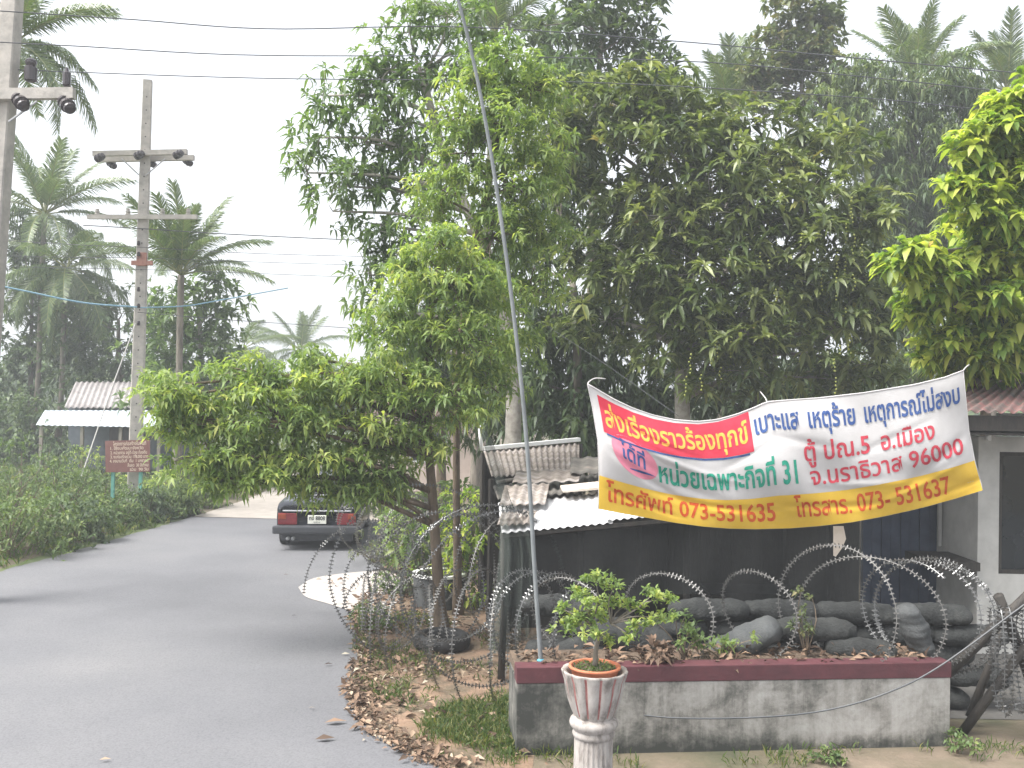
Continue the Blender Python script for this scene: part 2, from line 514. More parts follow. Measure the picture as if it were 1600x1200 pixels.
M['asphalt'] = asphalt_mat()
M['ground'] = surf('ground', [(0.3, (0.06, 0.065, 0.035)), (0.45, (0.11, 0.095, 0.06)), (0.6, (0.16, 0.125, 0.09)), (0.75, (0.21, 0.165, 0.12))], scale=0.9, detail=10, rough=1, bump=0.8, bscale=14)
M['earth'] = surf('earth', [(0.3, (0.075, 0.06, 0.035)), (0.45, (0.14, 0.105, 0.07)), (0.6, (0.23, 0.15, 0.10)), (0.75, (0.30, 0.21, 0.15))], scale=2.2, detail=10, rough=1, bump=1.0, bscale=20)
M['turf'] = surf('turf', [(0.3, (0.05, 0.075, 0.025)), (0.6, (0.10, 0.125, 0.045)), (0.78, (0.19, 0.16, 0.09))], scale=1.5, detail=10, rough=1, bump=0.8, bscale=20)

# ------------------------------------------------------------------ leaves and trees
_TRI = np.array([[0, 3, 2], [0, 2, 1], [1, 2, 4], [2, 3, 4]])
_TRI8 = np.array([[0, 3, 2], [0, 2, 1], [1, 2, 5], [1, 5, 4], [2, 3, 6], [2, 6, 5], [4, 5, 7], [5, 6, 7]])


def norm(a):
    return a / np.maximum(np.linalg.norm(a, axis=1, keepdims=True), 1e-9)


def leaf_mesh(name, base, dirs, L, wr, tint, mat, parent=None, droop=0.25, fold=0.12, kind=None, roll=0.6, ovate=False):
    """one mesh of many folded, bent leaves"""
    n = len(base)
    d = norm(dirs)
    upv = np.tile([0.0, 0, 1], (n, 1)) + rng.normal(0, roll, (n, 3)) * 0.5
    s = norm(np.cross(d, upv))
    nn = np.cross(s, d)
    L = np.broadcast_to(L, (n,)).reshape(-1, 1)
    w = L * wr * 0.5
    down = np.array([0, 0, -1.0])
    mid = base + d * L * 0.45 + nn * L * 0.05
    nv = 8 if ovate else 5
    v = np.empty((n, nv, 3))
    v[:, 0] = base
    v[:, 1] = mid - s * w + nn * w * fold * 2
    v[:, 2] = mid
    v[:, 3] = mid + s * w + nn * w * fold * 2
    v[:, 4] = base + d * L + down * L * droop
    if ovate:
        c1 = base + d * L * 0.28 + nn * L * 0.05
        c2 = base + d * L * 0.64 + nn * L * 0.04 + down * L * droop * 0.28
        for q, (c, wq) in enumerate(((c1, 0.95), (c2, 0.85))):
            v[:, 1 + 3 * q] = c - s * w * wq + nn * w * fold * 2
            v[:, 2 + 3 * q] = c
            v[:, 3 + 3 * q] = c + s * w * wq + nn * w * fold * 2
        v[:, 7] = base + d * L + down * L * droop
    o0 = np.array(ORG.get(parent.name, Vector())) if parent else np.zeros(3)
    v -= o0
    f = ((_TRI8 if ovate else _TRI)[None] + (np.arange(n) * nv)[:, None, None]).reshape(-1, 3)
    me = bpy.data.meshes.new(name)
    me.vertices.add(n * nv)
    me.vertices.foreach_set('co', v.astype(np.float32).ravel())
    me.loops.add(len(f) * 3)
    me.loops.foreach_set('vertex_index', f.astype(np.int32).ravel())
    me.polygons.add(len(f))
    me.polygons.foreach_set('loop_start', np.arange(0, len(f) * 3, 3, dtype=np.int32))
    me.polygons.foreach_set('loop_total', np.full(len(f), 3, dtype=np.int32))
    me.update(calc_edges=True)
    a = me.attributes.new('tint', 'FLOAT', 'POINT')
    a.data.foreach_set('value', np.repeat(np.clip(tint, 0, 1), nv).astype(np.float32))
    me.materials.append(mat)
    return finish(name, me, parent, kind)


def unit(n):
    return norm(rng.normal(size=(n, 3)))


def clumps_in(blobs, dens, shell=0.45):
    """clump centres inside a list of blobs given as (px, py, depth, rx px, ry px, depth radius m)"""
    out, own = [], []
    for i, b in enumerate(blobs):
        px, py, d, rx, ry = b[:5]
        rd = b[5] if len(b) > 5 else 0.5 * (rx + ry) * d / F
        c = np.array(P(px, py, d))
        n = max(3, int(math.pi * rx * ry / 1e4 * dens))
        p = unit(n) * (rng.random((n, 1)) ** shell)
        p = p * np.array([rx * d / F, rd, ry * d / F]) + c
        out.append(p)
        own += [i] * n
    return np.vstack(out), np.array(own)


def rosettes(cl, cr, flat, nr, k, up=0.5, spread=(0.7, 1.5), axis_jit=0.7, tclump=0.5, centre=None):
    """nr rosettes round each clump, k leaves per rosette -> base, dirs, tint"""
    m = len(cl)
    off = unit(m * nr) * (rng.random((m * nr, 1)) ** 0.5) * np.array([cr, cr, cr * flat])
    pos = np.repeat(cl, nr, axis=0) + off
    tc = np.repeat(rng.random(m), nr)
    ax = norm(norm(off) * 0.6 + np.array([0, 0, up]) + rng.normal(0, axis_jit * 0.5, (m * nr, 3)))
    a = norm(np.cross(ax, rng.normal(size=ax.shape)))
    b = np.cross(ax, a)
    N = m * nr
    ph = (np.arange(k)[None] / k * 2 * math.pi + rng.random((N, 1)) * 6.28 + rng.normal(0, 0.25, (N, k)))
    th = rng.uniform(spread[0], spread[1], (N, k))
    d = (ax[:, None] * np.cos(th)[..., None] + (a[:, None] * np.cos(ph)[..., None] + b[:, None] * np.sin(ph)[..., None]) * np.sin(th)[..., None])
    base = np.repeat(pos, k, axis=0) + rng.normal(0, 0.012, (N * k, 3))
    tint = tclump * np.repeat(tc, k) + (1 - tclump) * rng.random(N * k)
    return base, d.reshape(-1, 3), tint


def limb(mb, a, b, r0, r1, n=6, sag=0.12, seg=6):
    a, b = Vector(a), Vector(b)
    L = (b - a).length
    mid = (a + b) / 2 + Vector((random.uniform(-1, 1), random.uniform(-1, 1), random.uniform(0.2, 1))) * L * sag
    pts = spline([a, mid, b], seg)
    mb.tube(pts, [r0 + (r1 - r0) * i / seg for i in range(seg + 1)], n)


def tree(name, label, cat, trunk, r0, r1, blobs, leafm, bark, dens=8, cr=0.35, flat=0.5, nr=4, k=8, L=0.2, wr=0.3, droop=0.25, up=0.5, spread=(0.7, 1.5), shell=0.45, group=None, twigs=0.5, tbias=0.0, roll=0.6, fold=0.12, tclump=0.5, ovate=False):
    """trunk: list of (px, py, depth); its first point is dropped to the ground"""
    tp = [P(*t) for t in trunk]
    g = Vector((tp[0].x, tp[0].y, 0.0))
    pts = ([g] + tp) if tp[0].z > 0.05 else ([g] + tp[1:])
    t = thing(name, label, cat, g, group)
    path = spline(pts, 24)
    path[0] = path[0] - Vector((0, 0, 0.05))
    mb = MB()
    rr = [r0 + (r1 - r0) * (i / 24) ** 0.8 + r0 * 0.45 * max(0, 1 - i / 2.5) for i in range(25)]
    mb.tube(path, rr, 10)
    cl, own = clumps_in(blobs, dens, shell)
    for i, b in enumerate(blobs):
        c = P(b[0], b[1], b[2])
        cand = [(abs((c - q).length) + max(0, q.z - c.z + 0.3) * 1.6, j) for j, q in enumerate(path) if j > 3]
        j = min(cand)[1]
        q = path[j]
        limb(mb, q, c, max(0.012, rr[j] * 0.55), 0.014, 6)
        mine = cl[own == i]
        for p in mine[rng.random(len(mine)) < twigs]:
            limb(mb, c, p, 0.012, 0.004, 4, 0.1, 3)
    mb.build('trunk', M[bark], t, smooth=True)
    ba, di, ti = rosettes(cl, cr, flat, nr, k, up, spread, tclump=tclump)
    LL = L * rng.uniform(0.65, 1.2, len(ba))
    leaf_mesh('crown', ba, di, LL, wr, ti + tbias, M[leafm], t, droop, fold, roll=roll, ovate=ovate)
    return t


# ------------------------------------------------------------------ palms
def frond_mesh(L, arch, n=74, ll=0.72, seed=0, hang=0.5):
    """frond along +X from the origin, arching up then down; rachis and narrow leaflets"""
    r = np.random.default_rng(seed)
    ts = np.linspace(0, 1, 13)
    ray = [Vector((L * t * (1 - 0.12 * arch * t), 0, L * (0.28 * t - arch * 0.62 * t * t))) for t in ts]
    mb = MB()
    mb.tube(ray, [0.035 * (1 - 0.85 * t) for t in ts], 5)
    m0 = len(mb.f)
    tint = [0.9] * len(mb.v)
    for i in range(n):
        t = 0.14 + 0.86 * i / (n - 1)
        k = min(int(t * 12), 11)
        p = ray[k].lerp(ray[k + 1], t * 12 - k)
        tg = (ray[k + 1] - ray[k]).normalized()
        up = Vector((0, 1, 0)).cross(tg) * -1
        l_ = ll * (0.45 + 1.1 * math.sin(math.pi * min(1, t * 0.82 + 0.12))) * 0.8
        for s in (-1, 1):
            d = (Vector((0, s, 0)) * 0.85 + tg * (0.55 + 0.5 * t) + up * 0.25 + Vector(r.normal(0, 0.09, 3))).normalized()
            w = 0.045
            q1 = p + d * l_ * 0.5
            q2 = p + d * l_ * 0.85 + Vector((0, 0, -l_ * hang * (0.6 + 0.5 * r.random())))
            wv = tg * w
            o = len(mb.v)
            mb.add([p - wv * 0.5, p + wv * 0.5, q1 + wv * 0.5, q1 - wv * 0.5, q2], [(0, 1, 2, 3), (3, 2, 4)])
            tint += [float(r.random() * 0.8)] * 5
    me = bpy.data.meshes.new('frond')
    me.from_pydata([tuple(v) for v in mb.v], [], mb.f)
    a = me.attributes.new('tint', 'FLOAT', 'POINT')
    a.data.foreach_set('value', tint)
    me.materials.append(M['leaf_palm'])
    me.update()
    return me


FR = [frond_mesh(3.6, 0.55, seed=1), frond_mesh(3.4, 0.9, seed=2, hang=0.7), frond_mesh(3.2, 0.25, seed=3, hang=0.35)]


def palm(label, px, py, d, n=16, size=1.0, elev=(-0.4, 1.25), seed=0, lean=0.4, az=None, r=0.13, group='coconut palms'):
    rd = random.Random(seed)
    top = P(px, py, d)
    g = Vector((top.x - lean, top.y + 0.3, 0))
    t = thing('coconut_palm', label, 'palm tree', g, group)
    mb = MB()
    path = spline([g - Vector((0, 0, 0.05)), g.lerp(top, 0.35) + Vector((lean * 0.15, 0, 0)), g.lerp(top, 0.7), top], 36)
    mb.tube(path, [r * (1.35 - 0.6 * min(1, i / 12)) * (1 + 0.06 * (i % 2)) for i in range(37)], 9)
    mb.build('trunk', M['bark_grey'], t, smooth=True)
    for i in range(n):
        e = elev[0] + (elev[1] - elev[0]) * ((i + 0.5) / n) + rd.uniform(-0.1, 0.1)
        a = (i * 2.399 + rd.uniform(-0.3, 0.3)) if az is None else az[i % len(az)] + rd.uniform(-0.15, 0.15)
        me = FR[2] if e > 0.75 else (FR[0] if e > 0.1 else FR[1])
        o = bpy.data.objects.new('frond', me)
        COL.objects.link(o)
        o.parent = t
        o.location = top - g
        o.rotation_euler = (rd.uniform(-0.3, 0.3), -e + 0.15, a)
        s = size * rd.uniform(0.85, 1.12)
        o.scale = (s, s, s)
    return t


# ------------------------------------------------------------------ text
_lay = None


def text_mesh(body, bold=0.012, maxlen=0.13):
    """outlines of one line of writing as flat triangles in em units, cut fine enough to follow folds"""
    c = bpy.data.curves.new('writing', 'FONT')
    c.body = body
    c.size = 1
    c.offset = bold
    c.resolution_u = 3
    o = bpy.data.objects.new('writing', c)
    COL.objects.link(o)
    bpy.context.view_layer.update()
    dg = bpy.context.evaluated_depsgraph_get()
    me = bpy.data.meshes.new_from_object(o.evaluated_get(dg))
    bpy.data.objects.remove(o)
    bpy.data.curves.remove(c)
    bm = bmesh.new()
    bm.from_mesh(me)
    bpy.data.meshes.remove(me)
    bmesh.ops.triangulate(bm, faces=bm.faces[:])
    for _ in range(3):
        e = [x for x in bm.edges if x.calc_length() > maxlen]
        if not e:
            break
        bmesh.ops.subdivide_edges(bm, edges=e, cuts=1)
        bmesh.ops.triangulate(bm, faces=[f for f in bm.faces if len(f.verts) > 3])
    bm.verts.index_update()
    v = [(p.co.x, p.co.y) for p in bm.verts]
    f = [tuple(q.index for q in x.verts) for x in bm.faces]
    bm.free()
    return v, f


def write(name, body, fn, mat, parent, bold=0.012, fit=None):
    """fn(x, y) -> Vector; x runs 0..1 along the line, y in units of letter height"""
    v, f = text_mesh(body, bold)
    x0 = min(p[0] for p in v)
    x1 = max(p[0] for p in v)
    mb = MB()
    mb.add([fn((p[0] - x0) / (x1 - x0), p[1] / 0.6) for p in v], f)
    return mb.build(name, mat, parent)


# =================================================================== SETTING
def sheet(name, pix, z, mat, kind='structure', world_pts=None):
    pts = [G(*p) for p in pix] if pix else [Vector(p) for p in world_pts]
    bm = bmesh.new()
    vs = [bm.verts.new((p.x, p.y, z)) for p in pts]
    bm.faces.new(vs)
    bmesh.ops.triangulate(bm, faces=bm.faces[:])
    me = bpy.data.meshes.new(name)
    bm.normal_update()
    if bm.faces[:][0].normal.z < 0:
        bmesh.ops.reverse_faces(bm, faces=bm.faces[:])
    bm.to_mesh(me)
    bm.free()
    me.materials.append(mat)
    return finish(name, me, None, kind)


mb = MB()
mb.add([(-400, -60, 0), (400, -60, 0), (400, 500, 0), (-400, 500, 0)], [(0, 1, 2, 3)])
mb.build('ground', M['ground'], kind='structure')

EDGE_R = [(1700, 1235), (1300, 1222), (1000, 1228), (820, 1222), (740, 1212), (690, 1199), (625, 1172), (580, 1143), (556, 1110), (549, 1080), (553, 1045), (562, 1005), (552, 965), (570, 930), (590, 895), (612, 868), (622, 840), (600, 816)]
EDGE_L = [(300, 808), (250, 823), (200, 837), (150, 852), (100, 866), (50, 880), (0, 893), (-150, 930), (-400, 990), (-900, 1100)]


def smooth_edge(pix, n):
    return spline([(x, y, 0) for x, y in pix], n)


er = [G(p.x, p.y) for p in smooth_edge(EDGE_R, 120)]
er = [p + Vector((rng.normal(0, 0.018), rng.normal(0, 0.018), 0)) for p in er]
el = [G(p.x, p.y) for p in smooth_edge(EDGE_L, 60)]
el = [p + Vector((rng.normal(0, 0.03), rng.normal(0, 0.03), 0)) for p in el]
near = [Vector((-14, -20, 0)), Vector((14, -20, 0)), Vector((14, 7.0, 0))]
sheet('road', None, 0.008, M['asphalt'], world_pts=er + el + near)
er_c = [G(600, 816), G(610, 790), G(590, 765), G(560, 745), G(545, 722), G(560, 700)]
el_c = [G(520, 702), G(455, 742), G(420, 766), G(385, 781), G(340, 796), G(302, 807.5)]
sheet('concrete_road', None, 0.012, M['slab'], world_pts=er_c + el_c)
sheet('sand_patch', None, 0.016, M['sand_white'], world_pts=[G(p.x, p.y) for p in spline([(466, 919, 0), (490, 905, 0), (540, 897, 0), (600, 893, 0), (660, 897, 0), (640, 925, 0), (600, 955, 0), (556, 957, 0), (510, 944, 0), (478, 934, 0), (466, 919, 0)], 60)][:-1])
sheet('earth_verge', None, 0.004, M['earth'], world_pts=[p + Vector((-0.12, 0, 0)) for p in er[30:112]] + [G(700, 850), G(820, 870), G(860, 1000), G(830, 1215)])
sheet('turf', None, 0.004, M['turf'], world_pts=[p + Vector((0.3, -0.15, 0)) for p in el[:50]][::-1] + [Vector((-25, 10, 0)), Vector((-150, 10, 0)), Vector((-150, 220, 0)), Vector((-7, 220, 0)), Vector((-9, 45, 0)), G(310, 790)])
# yard behind the planter wall
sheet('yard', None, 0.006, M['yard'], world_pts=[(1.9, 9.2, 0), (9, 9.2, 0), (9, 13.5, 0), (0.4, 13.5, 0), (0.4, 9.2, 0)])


def inside(poly, x, y):
    c = np.zeros(len(x), bool)
    n = len(poly)
    for i in range(n):
        x1, y1 = poly[i].x, poly[i].y
        x2, y2 = poly[(i + 1) % n].x, poly[(i + 1) % n].y
        if y1 == y2:
            continue
        k = ((y1 > y) != (y2 > y)) & (x < (x2 - x1) * (y - y1) / (y2 - y1) + x1)
        c ^= k
    return c


def scatter(poly, n, seedclump=None, clump=0.0):
    xs = [p.x for p in poly]
    ys = [p.y for p in poly]
    x = rng.uniform(min(xs), max(xs), n * 4)
    y = rng.uniform(min(ys), max(ys), n * 4)
    if clump:
        nz = np.sin(x * 3.1 + 1.3 * np.sin(y * 2.3)) + np.sin(y * 3.7 + 1.7 * np.sin(x * 1.9 + 1)) + rng.normal(0, 0.6, len(x))
        m = inside(poly, x, y) & (nz > clump)
    else:
        m = inside(poly, x, y)
    return x[m][:n], y[m][:n]


VERGE = [p for p in er[28:106]] + [G(720, 860), G(830, 900), G(815, 1000), G(812, 1190), G(900, 1205)]
# dead leaves lying on the verge and strewn on the asphalt edge
x, y = scatter(VERGE, 5200, clump=0.1)
e1 = np.array([[p.x, p.y] for p in er[34:92]])
k = rng.integers(0, len(e1), 1500)
ex = e1[k, 0] + np.abs(rng.normal(0, 0.16, 1500)) - 0.05
ey = e1[k, 1] + rng.normal(0, 0.08, 1500)
sx_, sy_ = scatter([G(500, 905), G(560, 899), G(640, 900), G(600, 950), G(540, 950)], 70)
x, y = np.r_[x, ex, sx_], np.r_[y, ey, sy_]
ba = np.c_[x, y, rng.uniform(0.012, 0.05, len(x))]
di = np.c_[rng.normal(size=(len(x), 2)), rng.normal(0, 0.25, len(x))]
leaf_mesh('leaf_litter', ba, di, 0.03 + 0.10 * rng.random(len(x)) ** 1.8, 0.45, rng.random(len(x)) ** 0.8, M['leaf_litter'], droop=0.05, fold=0.3, kind='stuff', roll=0.9)
# single dead leaves on the road
for q, (px_, py_, l_, c_) in enumerate([(492, 1155, 0.17, 0.2), (507, 1129, 0.2, 0.75), (533, 1022, 0.1, 1.0), (482, 1106, 0.06, 0.9), (506, 1038, 0.1, 0.6), (455, 962, 0.07, 0.1), (443, 898, 0.08, 0.15), (155, 1187, 0.09, 0.9)]):
    b = G(px_, py_, 0.03)
    lab = ['curled dark brown fallen leaf on the asphalt near the bottom of the road', 'largest tan fallen leaf on the grey asphalt above the curled dark one', 'small yellow fallen leaf on the asphalt beside the tree bed edge', 'tiny pale fallen leaf alone on the asphalt left of the leaf bed', 'brownish fallen leaf on the asphalt just below the yellow one', 'small dark fallen leaf on the road left of the white sand patch', 'dark fallen leaf on the road in front of the parked car', 'tiny pale speck of leaf on the asphalt at the bottom left'][q]
    o = leaf_mesh('fallen_leaf', np.array([list(b)]), np.array([[1, 0.25, 0.05]]), l_, 0.4, np.array([c_]), M['leaf_litter'], droop=0.03, fold=0.12)
    tag(recenter(o), lab, 'leaf', 'fallen leaves on the road')
    o['_'] = 0
    del o['_']


def grass(name, x, y, h, n_per, tint0=0.0):
    n = len(x) * n_per
    bx = np.repeat(x, n_per) + rng.normal(0, 0.05, n)
    by = np.repeat(y, n_per) + rng.normal(0, 0.05, n)
    ba = np.c_[bx, by, np.zeros(n)]
    di = np.c_[rng.normal(0, 0.5, (n, 2)), np.ones(n)]
    return leaf_mesh(name, ba, di, h * rng.uniform(0.5, 1.3, n), 0.09, rng.random(n) + tint0, M['grass'], droop=0.25, kind='stuff', fold=0.1, roll=1.5)


GP = [G(640, 1150), G(700, 1105), G(790, 1085), G(806, 1110), G(812, 1195), G(760, 1203), G(690, 1190)]
x, y = scatter(GP, 420, clump=-0.8)
x2, y2 = scatter([G(556, 975), G(660, 960), G(790, 1010), G(800, 1100), G(620, 1130), G(560, 1070)], 230, clump=0.5)
x3, y3 = scatter([G(800, 1180), G(1600, 1170), G(1640, 1200), G(800, 1205)], 150, clump=0.7)
grass('grass', np.r_[x, x2, x3], np.r_[y, y2, y3], 0.13, 14)
LV = [p for p in el[:50]] + [Vector((-15, 24, 0)), Vector((-22, 40, 0)), Vector((-10, 44, 0))]
x, y = scatter(LV, 2600, clump=-1.5)
grass('verge_grass', x, y, 0.34, 9)

# =================================================================== RIGHT: planter wall, urn, banner
WL, WR = G(806, 1181), G(1484, 1166)
wd = (WR - WL).normalized()
wnrm = Vector((-wd.y, wd.x, 0))
WLEN = (WR - WL).length
WH, WT = 0.60, 0.17
wang = math.atan2(wd.y, wd.x)
wt = thing('planter_wall', 'low mould stained white planter wall with maroon painted top band', 'wall', (WL + WR) / 2)
mid = (WL + WR) / 2 + wnrm * (WT / 2)
mb = MB()
mb.box(mid + Vector((0, 0, WH / 2 - 0.03)), (WLEN, WT, WH + 0.06), wang, bev=0.008)
mb.build('plaster_body', M['plaster_stained'], wt)
mb = MB()
mb.box(mid + Vector((0, 0, WH + 0.068)), (WLEN + 0.012, WT + 0.012, 0.136), wang, bev=0.008)
mb.build('cap_band', M['maroon'], wt)
mb = MB()
mb.box(mid + wnrm * 0.36 + Vector((0, 0, 0.34)), (WLEN - 0.02, 0.55, 0.70), wang)
mb.build('soil', M['soil'], wt)
mb = MB()
mb.box(WL + wnrm * 0.4 + wd * 0.05 + Vector((0, 0, 0.30)), (0.1, 0.45, 0.62), wang)
mb.build('end_wall', M['plaster_stained'], wt)

# dead leaves and small weeds along the top of the planter
n = 420
q = np.array([list(WL + wd * random.uniform(0.1, WLEN - 0.1) + wnrm * random.uniform(0.05, 0.6)) for _ in range(n)])
q[:, 2] = rng.uniform(0.70, 0.76, n)
leaf_mesh('planter_litter', q, np.c_[rng.normal(size=(n, 2)), rng.normal(0, 0.3, n)], rng.uniform(0.05, 0.13, n), 0.4, rng.random(n) * 0.85, M['leaf_litter'], droop=0.05, fold=0.3, kind='stuff', roll=0.9)


def weed(label, px, py, d, z0, h, r, leafm, nl, L, group='weeds in the planter', wr=0.45, name='weed'):
    c = at(px, d, z0)
    t = thing(name, label, 'plant', c, group)
    mb = MB()
    tips = []
    for i in range(nl):
        a = random.uniform(0, 6.28)
        tip = c + Vector((math.cos(a) * r * random.random(), math.sin(a) * r * 0.7 * random.random(), h * random.uniform(0.35, 1)))
        limb(mb, c, tip, 0.007, 0.003, 4, 0.15, 4)
        tips.append(list(tip))
    mb.build('stem', M['bark_brown'], t)
    ba, di, ti = rosettes(np.array(tips), 0.06, 0.6, 3, 7, 0.6, (0.5, 1.5))
    leaf_mesh('foliage', ba, di, L * rng.uniform(0.6, 1.2, len(ba)), wr, ti, M[leafm], t, 0.2)
    return t


weed('bushy green weed on the planter wall right of the urn plant', 1075, 1035, 8.55, 0.69, 0.36, 0.3, 'leaf_scrub', 9, 0.075)
weed('low bright green weed on the planter below the tilted sandbag', 1135, 1035, 8.6, 0.69, 0.2, 0.28, 'leaf_fresh', 9, 0.07)
weed('thin tall yellowish weed climbing the razor wire on the planter', 1265, 1020, 8.75, 0.69, 0.62, 0.12, 'leaf_tan', 8, 0.06)
weed('dry brown weed hanging over the maroon band', 1030, 1050, 8.33, 0.72, 0.14, 0.16, 'leaf_litter', 6, 0.1)
weed('small green tuft at the foot of the wall', 1305, 1190, 8.0, 0.0, 0.12, 0.16, 'leaf_scrub', 8, 0.06, 'weeds at the foot of the wall')
weed('dim green tuft beside the right end of the wall', 1500, 1170, 8.3, 0.0, 0.16, 0.22, 'leaf_scrub', 9, 0.06, 'weeds at the foot of the wall')

# urn on a fluted column
ud = 7.0
ub = at(936, ud, 0)
ut = thing('urn_column', 'fluted whitish urn on a fluted column in front of the stained wall', 'urn', ub)
mb = MB()
mb.lathe([(0.19, 0.0), (0.19, 0.07), (0.165, 0.09), (0.15, 0.11)], ub, 32)
mb.build('base', M['urn_white'], ut, smooth=False)
mb = MB()
mb.lathe([(0.145, 0.11), (0.145, 0.30), (0.143, 0.55)], ub, 120, lambda w, j: 1 - 0.055 * abs(math.cos(w * 12)) ** 0.7)
mb.build('shaft', M['urn_white'], ut)
mb = MB()
mb.lathe([(0.138, 0.545), (0.150, 0.555), (0.155, 0.575), (0.150, 0.595), (0.146, 0.60), (0.155, 0.61), (0.174, 0.635), (0.178, 0.655), (0.168, 0.68), (0.142, 0.69), (0.138, 0.70)], ub, 32)
mb.build('ring_moulding', M['urn_white'], ut, smooth=True)
mb = MB()
prof = [(0.140, 0.695), (0.152, 0.715), (0.172, 0.76), (0.193, 0.82), (0.210, 0.89), (0.222, 0.96), (0.240, 1.015), (0.243, 1.03), (0.235, 1.035), (0.20, 1.02), (0.19, 0.95)]
NF = 13


def uflute(w, j):
    k = [0.03, 0.07, 0.10, 0.11, 0.10, 0.09, 0.06, 0.05, 0.04, 0.0, 0.0][j]
    return 1 - k * (1 - abs(math.sin(w * NF / 2)) ** 0.55)


mb.lathe(prof, ub, NF * 12, uflute, cap=False)
for fi in range(len(mb.f)):
    c = sum((Vector(mb.v[i]) for i in mb.f[fi]), Vector()) / 4 - ub
    ph = (math.atan2(c.y, c.x) * NF / (2 * math.pi)) % 1.0
    if 0.715 < c.z < 1.0 and (ph < 0.10 or ph > 0.90) and fi < 7 * NF * 12:
        mb.m[fi] = 1
mb.build('bowl', [M['urn_white'], M['urn_red']], ut, smooth=True)
pt = thing('potted_plant', 'small leafy shrub in a terracotta pot set in the urn', 'plant', ub + Vector((0, 0, 0.93)))
mb = MB()
mb.lathe([(0.13, 0.90), (0.165, 1.0), (0.178, 1.045), (0.19, 1.047), (0.19, 1.062), (0.17, 1.062), (0.165, 1.03)], ub, 32, cap=False)
mb.build('pot', M['terracotta'], pt, smooth=True)
mb = MB()
mb.lathe([(0.168, 1.035), (0.12, 1.05), (0.001, 1.055)], ub, 20, cap=False)
mb.build('soil', M['soil'], pt)
mb = MB()
stem = [ub + Vector((0, 0, 1.04)), P(932, 1010, 7.0), P(940, 985, 7.0)]
mb.tube(spline(stem, 8), [0.02, 0.02, 0.019, 0.018, 0.017, 0.017, 0.016, 0.015, 0.014], 7)
tips = [(930, 905, 6.95, 28, 12), (915, 935, 6.9, 22, 14), (955, 940, 7.05, 20, 10), (905, 965, 6.95, 25, 14), (940, 960, 7.1, 20, 12), (985, 945, 7.0, 26, 12), (1020, 928, 7.0, 22, 10), (1030, 965, 7.0, 28, 9), (1000, 975, 6.9, 22, 10), (890, 978, 7.0, 22, 10), (925, 990, 6.85, 20, 9), (880, 952, 7.0, 14, 5), (985, 995, 6.9, 15, 8), (950, 1003, 7.0, 15, 8), (1040, 935, 7.1, 14, 8), (960, 915, 7.0, 14, 8), (900, 925, 7.05, 14, 8)]
hub = [P(940, 985, 7.0), P(955, 975, 7.0), P(925, 975, 6.98)]
cl = []
for px_, py_, d_, rx, ry in tips:
    c = P(px_, py_, d_)
    limb(mb, min(hub, key=lambda h: (h - c).length), c, 0.008, 0.003, 5, 0.12, 5)
    for _ in range(int(rx * ry / 28) + 2):
        cl.append([c.x + rng.normal(0, 0.4) * rx * ud / F, c.y + rng.normal(0, 0.05), c.z + rng.normal(0, 0.35) * ry * ud / F])
mb.build('stem', M['bark_grey'], pt, smooth=True)
ba, di, ti = rosettes(np.array(cl), 0.022, 0.6, 2, 6, 0.7, (0.6, 1.4))
leaf_mesh('foliage', ba, di, 0.046 * rng.uniform(0.6, 1.2, len(ba)), 0.5, ti, M['leaf_fresh'], pt, 0.1, ovate=True)
n = 260
a = rng.random(n) * 6.28
rr = 0.15 * np.sqrt(rng.random(n))
ba = np.c_[ub.x + rr * np.cos(a), ub.y + rr * np.sin(a), np.full(n, ub.z + 1.045)]
leaf_mesh('moss', ba, np.c_[rng.normal(0, 0.8, (n, 2)), np.ones(n)], 0.035 * rng.uniform(0.5, 1.3, n), 0.4, rng.random(n), M['leaf_scrub'], pt, 0.2)

# slender bent pole tied at the left end of the wall
pp = [P(845, 1035, 8.3), P(836, 900, 8.3), P(822, 680, 8.25), P(800, 470, 8.2), P(772, 270, 8.15), P(745, 120, 8.1), P(716, 0, 8.05), P(690, -80, 8.0)]
po = thing('slender_pole', 'tall thin bowed grey pole rising from the left end of the planter wall', 'pole', pp[0] - Vector((0, 0, pp[0].z - 0.6)))
mb = MB()
mb.tube(spline([Vector((pp[0].x, pp[0].y, 0.62))] + pp, 60), [0.021 - 0.008 * i / 60 for i in range(61)], 10)
mb.build('shaft', M['pvc_grey'], po, smooth=True)
mb = MB()
for k in range(4):
    mb.lathe([(0.021, -0.014), (0.036, 0.0), (0.021, 0.014)], pp[0] + Vector((0.0, 0, -0.06 + 0.026 * k)), 12, cap=False)
mb.build('blue_tie', M['rope_blue'], po, smooth=True)

# ------------------------------------------------------------------ banner
TOPX = [(0, 600), (.035, 612), (.07, 624), (.12, 638), (.174, 649), (.23, 656), (.293, 659), (.345, 656), (.395, 648), (.44, 638), (.478, 628), (.52, 626), (.617, 622), (.736, 614), (.872, 601), (.95, 590), (1, 579)]
BOTX = [(0, 795), (.06, 802), (.125, 809), (.2, 817), (.275, 823), (.34, 826), (.408, 827), (.5, 825.5), (.575, 822), (.66, 816), (.742, 807), (.81, 798), (.858, 791), (.93, 779), (1, 766)]


